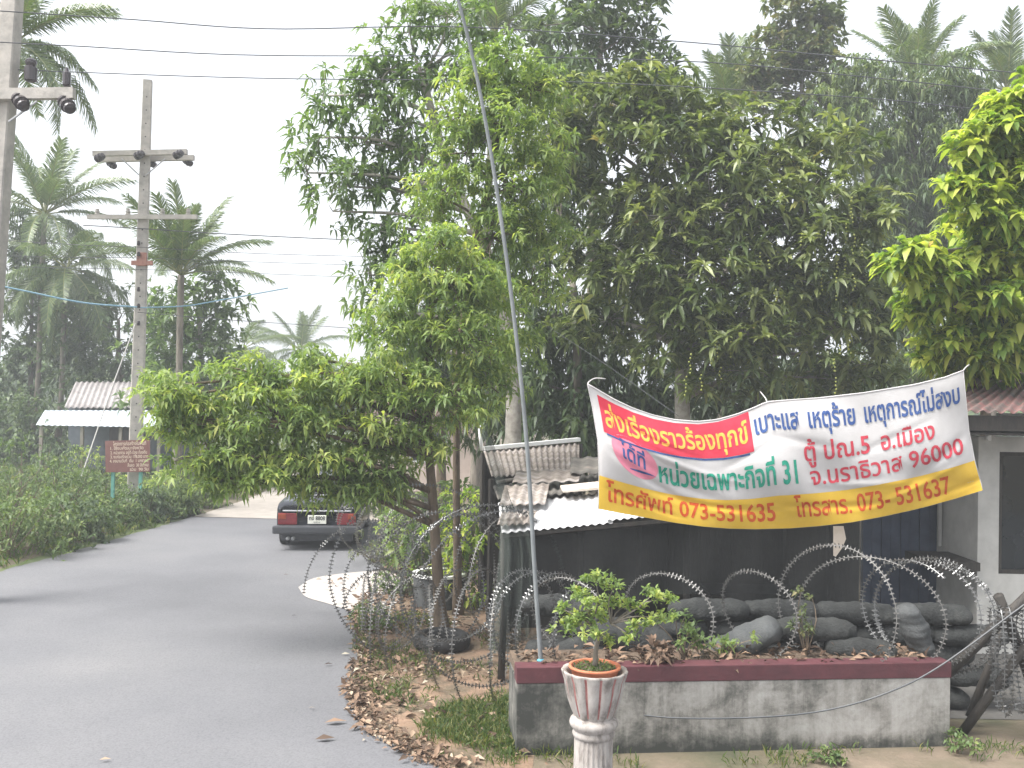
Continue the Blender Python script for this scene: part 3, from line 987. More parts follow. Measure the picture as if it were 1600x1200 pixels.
CREASES = [(0.12, 0.62, 1.5, 0.035, 0.030, 0.1, 0.16), (0.2, 0.42, 0.9, 0.03, -0.022, 0.14, 0.2), (0.3, 0.80, 0.35, 0.025, 0.026, 0.2, 0.2), (0.93, 0.62, -1.6, 0.04, 0.032, 0.14, 0.06),
           (0.88, 0.80, -0.7, 0.025, -0.024, 0.2, 0.1), (0.95, 0.92, -0.35, 0.02, 0.028, 0.12, 0.06), (0.62, 0.86, 0.28, 0.022, 0.026, 0.16, 0.18), (0.52, 0.30, 0.8, 0.03, 0.016, 0.06, 0.16), (0.44, 0.35, -0.9, 0.03, 0.018, 0.12, 0.05),
           (0.1, 0.2, 0.8, 0.025, 0.02, 0.08, 0.2), (0.7, 0.72, 0.5, 0.025, -0.02, 0.15, 0.15), (0.08, 0.86, 0.6, 0.02, 0.018, 0.07, 0.15), (0.8, 0.4, -0.8, 0.03, 0.018, 0.12, 0.12)]


def bfun(u, v, off=0.0):
    ty = np.interp(u, *zip(*TOPX))
    by = np.interp(u, *zip(*BOTX))
    lx = np.interp(v, [0, .2, .45, .7, 1], [918, 926, 934, 936, 935])
    rx = np.interp(v, [0, .5, .75, 1], [1505, 1514, 1523, 1536])
    x = lx + (rx - lx) * u
    y = ty + (by - ty) * v
    d = 9.25 + 0.55 * u - 0.14 * math.sin(math.pi * min(1, max(0, v))) * math.sin(math.pi * min(1, max(0, u))) ** 0.5
    # slack folds hanging from the tie points and diagonal wind ripples
    d += 0.028 * math.sin(16 * u + 5.5 * v + 0.6) * (0.35 + 0.65 * v)
    d += 0.020 * math.sin(31 * u - 9 * v + 1.0) * (1 - 0.4 * v)
    d += 0.017 * math.sin(9.0 * (v - 0.55 * u) + 3.3 * math.sin(5.5 * u)) 
    d += 0.022 * math.exp(-((v - 0.95 + 0.55 * abs(u - 0.98) * 3) / 0.06) ** 2) * max(0, 1 - 4 * abs(u - 0.9))
    d += 0.02 * math.exp(-((v - 0.42 - 1.25 * (u - 0.06)) / 0.05) ** 2) * max(0, 1 - 3.2 * abs(u - 0.2))
    # sharp creases running away from the corners and tie points
    for cu, cv, su, w, a, lo, hi in CREASES:
        k = (v - cv) - su * (u - cu)
        m = max(0.0, 1 - ((u - cu) / (hi if u > cu else lo)) ** 2)
        d += a * math.exp(-(k / w) ** 2) * m
    return P(x, y, d - off)


bt = thing('banner', 'white, red and yellow cloth banner with hand painted Thai lettering', 'banner', bfun(0.5, 1.0))
mb = MB()
mb.grid(lambda a, b: bfun(a, b), 150, 50)
fab = mb.build('cloth', M['white_cloth'], bt, smooth=True)
mb = MB()
mb.grid(lambda a, b: bfun(0.001 + a * 0.998, 0.73 + 0.02 * a + (0.269 - 0.02 * a) * b, 0.004), 150, 16)
mb.build('yellow_band', M['yellow_cloth'], bt, smooth=True)
mb = MB()
mb.grid(lambda a, b: bfun(0.022 + a * 0.405, 0.035 * (1 - a) + 0.012 + (0.335 - 0.03 * (1 - a)) * b, 0.004), 70, 18)
mb.build('red_panel', M['red_cloth'], bt, smooth=True)
mb = MB()
mb.grid(lambda a, b: bfun(0.03 + a * 0.385, 0.352 + 0.016 * b, 0.0055), 70, 2)
mb.build('underline', M['ink_blue'], bt)
mb = MB()
vs, fs = [bfun(0.1, 0.478, 0.004)], []
for j in range(1, 7):
    for i in range(40):
        w = i / 40 * 2 * math.pi
        q = j / 6
        vs.append(bfun(0.1 + 0.061 * q * math.cos(w), 0.478 + 0.165 * q * math.sin(w) + 0.05 * q * math.cos(w), 0.004))
for i in range(40):
    fs.append((0, 1 + i, 1 + (i + 1) % 40))
    for j in range(5):
        a0, b0 = 1 + j * 40 + i, 1 + j * 40 + (i + 1) % 40
        fs.append((a0, a0 + 40, b0 + 40, b0))
mb.add(vs, fs)
mb.build('pink_oval', M['pink_cloth'], bt, smooth=True)
mb = MB()
mb.grid(lambda a, b: bfun(0.085 + 0.075 * a, 0.585 - 0.035 * math.sin(a * 2.2) + 0.05 * a + 0.022 * b * math.sin(math.pi * min(1, a + .08)), 0.008), 20, 1)
mb.build('brush_stroke', M['ink_blue'], bt)
for nm, body, u0, u1, vb, vb1, h, mt, bold in [
    ('lettering', 'ส่งเรื่องราวร้องทุกข์', 0.032, 0.418, 0.285, 0.255, 0.145, 'ink_yellow', 0.02),
    ('lettering', 'เบาะแส', 0.437, 0.555, 0.215, 0.225, 0.13, 'ink_blue', 0.024),
    ('lettering', 'เหตุร้าย', 0.58, 0.705, 0.225, 0.235, 0.13, 'ink_blue', 0.024),
    ('lettering', 'เหตุการณ์ไม่สงบ', 0.73, 0.985, 0.235, 0.245, 0.13, 'ink_blue', 0.024),
    ('lettering', 'ได้ที่', 0.062, 0.128, 0.50, 0.555, 0.115, 'ink_blue', 0.02),
    ('lettering', 'หน่วยเฉพาะกิจที่ 31', 0.163, 0.535, 0.635, 0.65, 0.155, 'ink_green', 0.024),
    ('lettering', 'ตู้ ปณ.5', 0.558, 0.735, 0.485, 0.48, 0.12, 'ink_red', 0.018),
    ('lettering', 'อ.เมือง', 0.765, 0.91, 0.48, 0.475, 0.12, 'ink_red', 0.018),
    ('lettering', 'จ.นราธิวาส 96000', 0.568, 0.978, 0.675, 0.665, 0.115, 'ink_red', 0.014),
    ('lettering', 'โทรศัพท์ 073-531635', 0.02, 0.465, 0.92, 0.935, 0.125, 'ink_orange', 0.018),
    ('lettering', 'โทรสาร. 073- 531637', 0.518, 0.925, 0.915, 0.945, 0.12, 'ink_orange', 0.016),
]:
    write(nm, body, lambda x, y, u0=u0, u1=u1, vb=vb, vb1=vb1, h=h: bfun(u0 + (u1 - u0) * x, vb + (vb1 - vb) * x - y * h, 0.0075), M[mt], bt, bold)
mb = MB()
mb.tube([bfun(i / 60, 0.0, 0.0) for i in range(61)], 0.008, 6)
mb.tube([bfun(0, j / 20) for j in range(21)], 0.005, 5)
mb.tube([bfun(1, j / 20) for j in range(21)], 0.005, 5)
mb.build('hem', M['white_cloth'], bt, smooth=True)
for rp in (spline([bfun(0, 0), P(921, 596, 9.3), P(930, 591, 9.35), P(946, 592, 9.4)], 10), spline([bfun(1, 0), P(1509, 574, 9.85), P(1514, 570, 9.95)], 6), [bfun(0.478, 0), P(1196, 622, 9.7), P(1188, 612, 10.4)]):
    mb = MB()
    mb.tube(rp, 0.006, 6)
    mb.build('tie_rope', M['rope_white'], bt, smooth=True)

# ------------------------------------------------------------------ guard shelter behind the banner
sh = thing('guard_shelter', 'low dark bunker shelter roofed with white and rusty tin sheets', 'shelter', at(1080, 10.9))


def corr(mb, p00, p10, p11, p01, n, amp=0.018, nv=6, along='u'):
    """corrugated sheet: ridges run from the p00-p10 edge to the p01-p11 edge"""
    p00, p10, p11, p01 = (Vector(p) for p in (p00, p10, p11, p01))
    nrm = (p10 - p00).cross(p01 - p00).normalized()

    def fn(u, v):
        if along == 'v':
            u, v = v, u
            q = p00.lerp(p10, v).lerp(p01.lerp(p11, v), u)
        else:
            q = p00.lerp(p10, u).lerp(p01.lerp(p11, u), v)
            u, v = v, u
        return q + nrm * (amp * math.sin((v) * n * 2 * math.pi))
    if along == 'u':
        mb.grid(fn, n * 6, nv)
    else:
        mb.grid(lambda a, b: fn(a, b), nv, n * 6) if False else mb.grid(fn, n * 6, nv)
    return mb


def solid(o, t=0.004):
    m = o.modifiers.new('thickness', 'SOLIDIFY')
    m.thickness = t
    return o


# white front sheet, two overlapping pieces
a0, a1 = P(784, 833, 10.0), P(1400, 775, 10.6)
b0, b1 = P(778, 786, 10.9), P(1400, 728, 11.5)
mb = MB()
corr(mb, a0, a0.lerp(a1, 0.27), b0.lerp(b1, 0.27), b0, 14, 0.010)
solid(mb.build('roof_sheet', M['tin_white'], sh, smooth=True))
mb = MB()
dz = Vector((0, 0, 0.03))
corr(mb, a0.lerp(a1, 0.255) + dz, a1 + dz, b1 + dz, b0.lerp(b1, 0.255) + dz, 40, 0.010)
solid(mb.build('roof_sheet', M['tin_white'], sh, smooth=True))
mb = MB()
c0, c1 = P(778, 787, 10.88), P(1330, 735, 11.3)
d0, d1 = P(770, 760, 12.2), P(1330, 690, 12.6)
corr(mb, c0 + dz * 1.5, c1 + dz * 1.5, d1, d0, 46, 0.014)
solid(mb.build('rusty_roof_sheet', M['tin_dark'], sh, smooth=True))
mb = MB()
mb.tube([P(776, 757, 12.15) + dz, P(917, 734, 12.35) + dz], 0.022, 6)
mb.build('ridge_batten', M['wood_grey'], sh)
mb = MB()
r2 = random.Random(5)
for k, (pa, pb_, dz_, mt) in enumerate([((780, 800, 10.55), (850, 770, 11.0), 0.05, 'tin_rust'), ((800, 765, 11.3), (900, 748, 11.8), 0.06, 'tin_rust'), ((890, 752, 11.5), (990, 728, 12.0), 0.07, 'tin_dark'), ((776, 828, 10.05), (830, 808, 10.35), 0.03, 'tin_rust')]):
    A_, B_ = P(*pa), P(*pb_)
    mb2 = MB()
    up = Vector((0, 0, dz_ + 0.02))
    corr(mb2, A_ + up, Vector((B_.x, A_.y + 0.03, A_.z)) + up * 1.4, Vector((B_.x + 0.06, B_.y, B_.z)) + up * 1.6, Vector((A_.x + 0.05, B_.y, B_.z)) + up, 5, 0.012)
    solid(mb2.build('loose_sheet', M[mt], sh, smooth=True))
q = [P(875, 768, 11.0), P(950, 760, 11.1), P(950, 770, 10.9), P(880, 776, 10.8)]
mb.add([p + Vector((0, 0, 0.07)) for p in q] + [p + Vector((0, 0, 0.045)) for p in q], [(0, 1, 2, 3), (7, 6, 5, 4), (0, 4, 5, 1), (1, 5, 6, 2), (2, 6, 7, 3), (3, 7, 4, 0)])
mb.build('plank', M['plank_pale'], sh)
mb = MB()
mb.tube([P(786, 837, 10.05), P(1400, 780, 10.62)], 0.035, 6)
mb.build('front_beam', M['wood_dark'], sh)
for px_, d_, zt in [(790, 10.15, 1.6), (910, 10.25, 1.68), (1075, 10.4, 1.8), (1300, 10.75, 2.0), (800, 12.2, 1.75), (1000, 12.4, 2.0), (1230, 12.4, 2.1)]:
    mb = MB()
    b = at(px_, d_, -0.03)
    mb.tube([b, b + Vector((0.02, 0, zt * 0.5)), b + Vector((0, 0, zt))], [0.04, 0.038, 0.034], 7)
    mb.build('post', M['wood_dark'], sh, smooth=True)
mb = MB()
w0, w1 = at(800, 12.5, 0), at(1345, 12.6, 0)
nb = 22
for i in range(nb):
    a = w0.lerp(w1, i / nb)
    b = w0.lerp(w1, (i + 1) / nb)
    mb.box((a + b) / 2 + Vector((0, 0.02 * (i % 2), 0.85)), ((b - a).length + 0.02, 0.015, 1.72))
mb.build('back_wall', M['wood_dark'], sh)
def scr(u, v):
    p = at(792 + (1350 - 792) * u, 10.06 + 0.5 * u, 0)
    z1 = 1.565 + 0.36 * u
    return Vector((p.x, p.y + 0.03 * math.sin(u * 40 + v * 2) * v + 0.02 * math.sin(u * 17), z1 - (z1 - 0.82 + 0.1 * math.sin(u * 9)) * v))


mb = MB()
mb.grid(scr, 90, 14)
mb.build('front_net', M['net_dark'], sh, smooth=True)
# inner table and stools in the shade
mb = MB()
mb.box(at(1190, 11.6, 0.72), (1.3, 0.6, 0.04))
for sx in (-0.6, 0.6):
    for sy in (-0.25, 0.25):
        mb.box(at(1190, 11.6, 0.35) + Vector((sx, sy, 0)), (0.05, 0.05, 0.7))
tag(recenter(mb.build('guard_table', M['wood_dark'])), 'dark wooden table in the shade inside the bunker shelter', 'table')

# shade net draped over the left end of the shelter
NET = [[(748, 668), (757, 672), (770, 690), (786, 735)], [(762, 715), (775, 730), (790, 760), (800, 790)], [(782, 790), (800, 800), (812, 822), (826, 830)], [(780, 860), (810, 862), (822, 865), (836, 868)], [(772, 950), (808, 952), (820, 945), (834, 930)], [(765, 1020), (805, 1024), (818, 1005), (830, 985)]]


def netf(u, v):
    j = min(int(v * 5), 4)
    t = v * 5 - j
    i = min(int(u * 3), 2)
    s = u * 3 - i

    def g(jj):
        a, b = NET[jj][i], NET[jj][i + 1]
        return (a[0] + (b[0] - a[0]) * s, a[1] + (b[1] - a[1]) * s)
    A, B = g(j), g(j + 1)
    x, y = A[0] + (B[0] - A[0]) * t, A[1] + (B[1] - A[1]) * t
    d = 9.95 - 0.25 * v + (0.07 * math.sin(u * 17 + v * 3) + 0.03 * math.sin(u * 41 - v * 6)) * (0.3 + 0.7 * v)
    return P(x, y, d)


mb = MB()
mb.grid(netf, 40, 50)
o = mb.build('shade_net', M['net'], smooth=True)
tag(recenter(o), 'grey green shade net draped at the left end of the bunker shelter', 'net')

# tin lean-to behind, with its gutter pipe
td = thing('tin_shed', 'small rusty tin roofed shed behind the white shelter roof', 'shed', at(800, 13.6))
mb = MB()
e0, e1 = P(768, 745, 12.8), P(905, 735, 13.1)
f0, f1 = P(755, 704, 13.6), P(905, 690, 13.9)
corr(mb, e0, e1, f1, f0, 16, 0.016)
solid(mb.build('roof', M['tin_rust'], td, smooth=True))
mb = MB()
mb.box((f0 + f1) / 2 + Vector((0, 0.02, 0.03)), ((f1 - f0).length, 0.16, 0.05), math.atan2((f1 - f0).y, (f1 - f0).x), Matrix.Rotation(math.atan2((f1 - f0).y, (f1 - f0).x), 3, 'Z') @ Matrix.Rotation(-math.atan2((f1 - f0).z, (f1 - f0).x), 3, 'Y'))
mb.build('ridge_cap', M['enamel'], td)
mb = MB()
mb.tube([f0 + Vector((-0.02, 0, 0)), P(749, 664, 13.6)], 0.025, 8)
mb.build('vent_pipe', M['enamel'], td, smooth=True)
for p in (e0, e1, f0, f1):
    mb = MB()
    mb.tube([Vector((p.x, p.y, -0.02)), Vector((p.x, p.y, p.z - 0.03))], 0.045, 7)
    mb.build('post', M['wood_dark'], td)
mb = MB()
g0, g1 = Vector((f0.x, f0.y + 0.06, 0)), Vector((f1.x, f1.y + 0.06, 0))
mb.add([g0, g1, Vector((f1.x, f1.y + 0.06, f1.z - 0.06)), Vector((f0.x, f0.y + 0.06, f0.z - 0.06)), g0 + Vector((0, .03, 0)), g1 + Vector((0, .03, 0)), Vector((f1.x, f1.y + 0.09, f1.z - 0.06)), Vector((f0.x, f0.y + 0.09, f0.z - 0.06))], [(0, 1, 2, 3), (7, 6, 5, 4), (0, 4, 5, 1), (3, 2, 6, 7), (0, 3, 7, 4), (1, 5, 6, 2)])
mb.build('wall', M['wood_dark'], td)

# ------------------------------------------------------------------ sandbags
def sandbag(c, L, r, rz, ry=0.0, mat='bag', label=None, group=None, rx=0.0):
    mb = MB()
    n = 12
    ph = random.uniform(0, 6)

    def fn(u, v):
        t = u * 2 - 1
        e = (1 - abs(t) ** 5) ** 0.5 if abs(t) < 1 else 0
        w = v * 2 * math.pi
        e = max(e, 0.004)
        rr = r * e * (1 + 0.07 * math.sin(t * 7 + ph) + 0.05 * math.sin(3 * w + t * 4 + ph) + 0.025 * math.sin(9 * w + 11 * t + ph) * abs(t) + 0.03 * math.sin(t * 23 + 2 * w))
        return Vector((t * L / 2 + 0.0, math.cos(w) * rr * 1.35, math.sin(w) * rr * (0.85 if math.sin(w) < 0 else 1.0)))
    mb.grid(fn, 28, 28)
    Mx = Matrix.Rotation(rz, 3, 'Z') @ Matrix.Rotation(ry, 3, 'Y') @ Matrix.Rotation(rx, 3, 'X')
    mb.v = [tuple(Mx @ Vector(v) + Vector(c)) for v in mb.v]
    o = mb.build('sandbag', M[mat], smooth=True)
    return tag(recenter(o), label or 'plain dark grey sandbag in the stacked wall behind the planter', 'sandbag', group or 'sandbags stacked behind the planter')


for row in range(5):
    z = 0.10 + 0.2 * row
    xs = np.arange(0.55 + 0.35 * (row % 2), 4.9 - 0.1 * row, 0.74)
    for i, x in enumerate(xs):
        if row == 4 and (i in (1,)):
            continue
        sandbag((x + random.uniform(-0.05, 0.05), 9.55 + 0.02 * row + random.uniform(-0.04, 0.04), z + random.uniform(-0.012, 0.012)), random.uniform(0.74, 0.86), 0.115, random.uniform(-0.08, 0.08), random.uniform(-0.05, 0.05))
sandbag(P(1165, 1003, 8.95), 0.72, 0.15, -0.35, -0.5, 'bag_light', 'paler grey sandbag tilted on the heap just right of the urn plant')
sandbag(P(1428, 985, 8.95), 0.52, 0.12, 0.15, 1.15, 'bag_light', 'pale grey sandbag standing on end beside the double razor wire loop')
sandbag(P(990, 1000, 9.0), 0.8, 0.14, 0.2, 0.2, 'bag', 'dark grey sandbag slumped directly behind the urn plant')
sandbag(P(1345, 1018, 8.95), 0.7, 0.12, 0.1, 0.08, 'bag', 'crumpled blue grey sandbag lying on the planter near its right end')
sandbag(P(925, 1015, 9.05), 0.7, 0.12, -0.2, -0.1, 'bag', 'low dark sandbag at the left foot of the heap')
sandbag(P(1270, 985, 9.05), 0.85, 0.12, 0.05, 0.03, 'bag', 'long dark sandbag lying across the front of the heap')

# ------------------------------------------------------------------ white house on the right
hb = thing('white_house', 'white walled house with rusty red corrugated roof behind the banner', 'house', at(1560, 11.6))
FD = 11.6                                        # facade depth
xa = P(1528, 800, FD).x
wx0, wx1 = P(1561, 800, FD).x, 9.2
zt, zw0, zw1 = 2.62, P(1561, 897, FD).z, P(1561, 706, FD).z


def slab(mb, x0, x1, y0, y1, z0, z1):
    mb.box(((x0 + x1) / 2, (y0 + y1) / 2, (z0 + z1) / 2), (x1 - x0, y1 - y0, z1 - z0))


mb = MB()
slab(mb, xa, wx0, FD, FD + 0.15, -0.03, zt)
slab(mb, wx0, wx1, FD + 0.001, FD + 0.15, zw1, zt)
slab(mb, wx0, wx1, FD + 0.001, FD + 0.15, -0.03, zw0)
slab(mb, xa, xa + 0.15, FD + 0.15, FD + 1.3, -0.03, zt)
mb.build('wall', M['wall_white'], hb)
fr = MB()
for a, b in ((wx0, wx0 + 0.05), (wx0 + 0.95, wx0 + 1.0)):
    slab(fr, a, b, FD + 0.03, FD + 0.12, zw0, zw1)
slab(fr, wx0 + 0.05, wx1, FD + 0.03, FD + 0.12, zw1 - 0.05, zw1)
slab(fr, wx0 + 0.05, wx1, FD + 0.03, FD + 0.12, zw0, zw0 + 0.05)
wf = fr.build('window', M['wood_dark'], hb)
mb = MB()
slab(mb, wx0 + 0.04, wx1, FD + 0.07, FD + 0.08, zw0 + 0.04, zw1 - 0.04)
mb.build('pane', M['glass_dark'], wf)
# recessed blue boarded front left of the white pier
mb = MB()
xb = P(1348, 800, 12.7).x
for i in range(8):
    a = xb + (xa + 0.02 - xb) * i / 8
    b = xb + (xa + 0.02 - xb) * (i + 1) / 8
    slab(mb, a + 0.004, b - 0.004, 12.7 + 0.01 * (i % 2), 12.76, -0.03, 2.7)
mb.build('blue_boards', M['panel_blue'], hb)
mb = MB()
slab(mb, P(1468, 800, 12.5).x, xa - 0.02, 12.52, 12.56, 1.15, 1.85)
mb.build('grey_panel', M['wall_white'], hb)
mb = MB()
slab(mb, P(1430, 800, 12.0).x, P(1536, 800, 11.4).x, 11.45, 12.3, 1.02, 1.12)
mb.build('ledge', M['wood_dark'], hb)
# roof: front slope with a hip falling to the left, plus fascia
e_l, e_r = P(1300, 641, 10.7), Vector((9.6, 10.7, P(1590, 639, 10.7).z))
h_t = P(1505, 586, 13.6)
r_r = Vector((9.6, 13.6, P(1590, 573, 13.6).z + 0.05))
mb = MB()
corr(mb, e_l, e_r, r_r, h_t, 44, 0.02, nv=8)
solid(mb.build('roof', M['tin_red'], hb, smooth=True), 0.006)
rf = MB()
rf.tube([h_t, r_r], 0.07, 8)
rf.tube([P(1500, 604, 12.0) + Vector((0, 0, 0.02)), P(1620, 574, 13.3) + Vector((0, 0, 0.06))], 0.05, 8)
rf.tube([e_l, h_t], 0.05, 8)
rf.build('ridge_cap', M['wood_grey'], hb, smooth=True)
mb = MB()
slab(mb, e_l.x + 0.1, 9.6, 10.78, 10.81, e_l.z - 0.2, e_l.z - 0.03)
mb.build('fascia', M['wood_dark'], hb)
mb = MB()
slab(mb, e_l.x + 0.1, 9.6, 10.82, 12.7, 2.66, 2.69)
mb.build('soffit', M['wood_dark'], hb)
lf = MB()
slab(lf, P(1560, 655, 11.0).x, P(1560, 655, 11.0).x + 1.25, 10.97, 11.06, P(1560, 652, 11.0).z, P(1560, 652, 11.0).z + 0.05)
lo = lf.build('lamp_fitting', M['enamel'], hb)
mb = MB()
z = P(1560, 656, 11.0).z
mb.tube([(P(1562, 655, 11.0).x, 11.01, z), (P(1562, 655, 11.0).x + 1.2, 11.01, z)], 0.018, 8)
mb.build('lamp_tube', M['enamel'], lo, smooth=True)
mb = MB()
zs = P(1549, 682, 11.3).z
mb.box((P(1549, 682, 11.5).x, 11.57, zs), (0.05, 0.06, 0.12), bev=0.01)
mb.build('wall_socket', M['enamel'], hb)

# torn paper scrap hanging beneath the banner
mb = MB()
q = [(1302, 822), (1318, 822), (1322, 842), (1316, 856), (1306, 870), (1302, 868)]
mb.add([P(x_, y_, 10.0) for x_, y_ in q] + [P(x_, y_, 10.02) for x_, y_ in q], [tuple(range(6)), tuple(range(11, 5, -1))] + [(i, 6 + i, 6 + (i + 1) % 6, (i + 1) % 6) for i in range(6)])
tag(recenter(mb.build('paper_scrap', M['plank_pale'])), 'torn pale scrap of paper hanging just below the yellow banner band', 'paper')

# ------------------------------------------------------------------ razor wire
def coil(label, ctr, rad, turns, squash=(1.0, 1.0), seed=0, mat='razor', wob=0.12, barb=0.042, group='razor wire coils', bl=0.027, tilt=0.0, phase=0.0, ppt=64):
    """spring of barbed tape round the polyline ctr"""
    rd = np.random.default_rng(seed)
    cp = spline(ctr, 60)
    n = int(turns * ppt)
    pts = []
    off = rd.normal(0, wob, (int(turns) + 3, 3))
    for i in range(n + 1):
        t = i / n
        k = min(int(t * 60), 59)
        c = cp[k].lerp(cp[k + 1], t * 60 - k)
        ax = (cp[k + 1] - cp[k]).normalized()
        up = Vector((0, 0, 1))
        s = ax.cross(up).normalized()
        up = s.cross(ax)
        a = 2 * math.pi * turns * t + phase
        ti = turns * t
        j = int(ti)
        o = off[j] * (1 - (ti - j)) + off[j + 1] * (ti - j)
        rr = rad * (1 + o[0])
        pts.append(c + s * (math.cos(a) * rr * squash[0]) + up * (math.sin(a) * rr * squash[1]) + ax * (o[1] * rad * 1.4 + rad * (o[2] + tilt) * math.cos(a)))
    mb = MB()
    mb.tube(pts, 0.0045, 4, cap=False)
    acc = 0.0
    for i in range(1, len(pts)):
        seg = pts[i] - pts[i - 1]
        L = seg.length
        if L < 1e-6:
            continue
        tg = seg / L
        while acc < L:
            p = pts[i - 1] + tg * acc
            a = tg.cross(Vector(rd.normal(size=3))).normalized()
            b = tg.cross(a)
            w = tg * 0.009
            for q in (a, b):
                mb.add([p - q * bl - w * 0.4, p - w, p + q * bl - w * 0.4, p + q * bl + w * 0.4, p + w, p - q * bl + w * 0.4], [(0, 1, 2, 3, 4, 5)])
            acc += barb
        acc -= L
    o = mb.build('razor_wire_coil', M[mat])
    return tag(recenter(o), label, 'razor wire', group)


coil('grey razor wire coil sprawling from the roadside toward the planter wall, around the tree', [P(600, 915, 13.0), P(680, 895, 11.2), P(790, 935, 9.6)], 0.74, 7.3, seed=3, wob=0.17)
coil('razor wire coil lying flat along the leaf strewn verge in front of the two trunks', [P(565, 965, 11.6), P(680, 985, 10.6), P(800, 1000, 9.5)], 0.56, 6.4, seed=41, wob=0.16, tilt=1.1, mat='razor_dull')
coil('rusty grey razor wire tangle around the slim upright trunk', [P(640, 860, 13.6), P(740, 880, 12.4), P(830, 905, 10.9)], 0.72, 5.2, seed=47, wob=0.2, tilt=0.5, mat='razor_dull')
coil('razor wire coil standing at the asphalt edge over the white sand patch', [P(590, 945, 11.3), P(660, 965, 10.8)], 0.45, 3.2, seed=5, mat='razor_dull', wob=0.15)
coil('tangled razor wire coil beside the rear of the parked car', [P(570, 815, 16.5), P(640, 835, 14.6), P(720, 850, 13.2)], 0.55, 9, seed=8, mat='razor_dull', wob=0.12)
coil('razor wire coil resting on the left end of the planter wall', [P(800, 965, 9.2), P(900, 980, 8.6)], 0.46, 3.2, seed=11, wob=0.12)
coil('long razor wire coil looping over the sandbags under the banner', [P(880, 975, 9.0), P(1080, 975, 9.0), P(1290, 965, 8.95), P(1380, 965, 9.0)], 0.50, 4.6, squash=(0.9, 1.05), seed=15, wob=0.15, phase=0.6, tilt=1.0, mat='razor_dull')
coil('tight bright razor wire loops in front of the blue boards', [P(1425, 955, 9.0), P(1462, 962, 9.0)], 0.50, 3.1, tilt=0.7, seed=22, wob=0.06, bl=0.028, phase=1.0)
# bundle hanging over the barricade pole at far right
coil('drooping silver razor wire bundle hung on the barricade at far right', [P(1545, 1030, 8.6), P(1640, 1035, 8.45)], 0.50, 8, squash=(0.28, 0.95), seed=31, wob=0.07, bl=0.03, barb=0.045)
bc = thing('pole_barricade', 'dark crossed pole barricade at the right end of the planter wall', 'barricade', at(1560, 8.7))
for a, b, r in [((1472, 1060, 8.75), (1625, 912, 8.45), 0.05), ((1500, 1150, 8.8), (1620, 985, 8.6), 0.045), ((1640, 1150, 8.9), (1560, 930, 8.6), 0.05), ((1515, 1120, 9.0), (1575, 960, 8.9), 0.04)]:
    mb = MB()
    p, q = P(*a), P(*b)
    if p.z > 0.45:
        pass
    mb.tube([p, p.lerp(q, 0.5) + Vector((0.01, 0, 0.01)), q], [r, r * 0.95, r * 0.85], 8)
    mb.build('pole', M['wood_dark'], bc, smooth=True)

# =================================================================== roadside items
# tyre round the tree foot, concrete tub
c = G(690, 1012, 0)
mb = MB()
mb.lathe([(0.21, 0.03), (0.28, 0.0), (0.33, 0.03), (0.345, 0.09), (0.33, 0.15), (0.28, 0.18), (0.23, 0.17), (0.20, 0.13), (0.205, 0.06), (0.21, 0.03)], c, 36, lambda w, j: 1 + (0.008 if int(w * 20) % 2 else 0), cap=False)
tag(recenter(mb.build('tyre', M['rubber'], smooth=True)), 'old black tyre laid round the foot of the leaning tree', 'tyre')
c = G(686, 946, 0)
tb = thing('concrete_tub', 'round grey concrete tub with white rim behind the two trunks', 'tub', c)
mb = MB()
mb.lathe([(0.36, -0.02), (0.37, 0.2), (0.375, 0.44), (0.33, 0.44), (0.33, 0.36), (0.001, 0.36)], c, 40, cap=False)
mb.build('body', M['bag_light'], tb, smooth=False)
mb = MB()
mb.lathe([(0.378, 0.435), (0.395, 0.44), (0.395, 0.475), (0.32, 0.475), (0.32, 0.44)], c, 40, cap=False)
mb.build('rim', M['enamel'], tb)

# ------------------------------------------------------------------ car
CD = 18.3
cpos = at(499, CD + 0.05, 0)
car = thing('parked_car', 'black saloon car parked at the roadside seen from behind', 'car', cpos)
hd = R_(5.0)                                     # heading a little left of straight ahead
cM = Matrix.Rotation(hd, 3, 'Z')


def cp_(x, y, z):                                # x right, y forward from the rear bumper, z up
    return cM @ Vector((x, y, z)) + cpos


def loft(mb, st, n=24, pw=4.0):
    """stations (y, half width, z0, z1) joined by superellipse rings"""
    vs, fs = [], []
    for (y, hw, z0, z1) in st:
        for k in range(n):
            w = 2 * math.pi * k / n
            c_, s_ = math.cos(w), math.sin(w)
            x = hw * math.copysign(abs(c_) ** (2 / pw), c_)
            z = (z0 + z1) / 2 + (z1 - z0) / 2 * math.copysign(abs(s_) ** (2 / pw), s_)
            vs.append(cp_(x, y, z))
    for i in range(len(st) - 1):
        for k in range(n):
            k2 = (k + 1) % n
            fs.append((i * n + k, i * n + k2, (i + 1) * n + k2, (i + 1) * n + k))
    fs.append(tuple(range(n)))
    fs.append(tuple(range((len(st) - 1) * n, len(st) * n))[::-1])
    mb.add(vs, fs)


mb = MB()
loft(mb, [(0.06, 0.70, 0.36, 0.86), (0.10, 0.765, 0.28, 0.90), (0.4, 0.80, 0.24, 0.925), (1.0, 0.82, 0.22, 0.935), (2.0, 0.83, 0.2, 0.92), (3.2, 0.82, 0.22, 0.90), (3.9, 0.80, 0.26, 0.84), (4.25, 0.74, 0.3, 0.72)], 32, 7)
loft(mb, [(0.95, 0.66, 0.86, 0.925), (1.25, 0.655, 0.86, 1.15), (1.55, 0.63, 0.86, 1.33), (1.9, 0.60, 0.86, 1.385), (2.5, 0.60, 0.86, 1.385), (2.9, 0.63, 0.86, 1.24), (3.35, 0.68, 0.86, 0.90)], 32, 7)
body = mb.build('body', M['car_paint'], car, smooth=True)


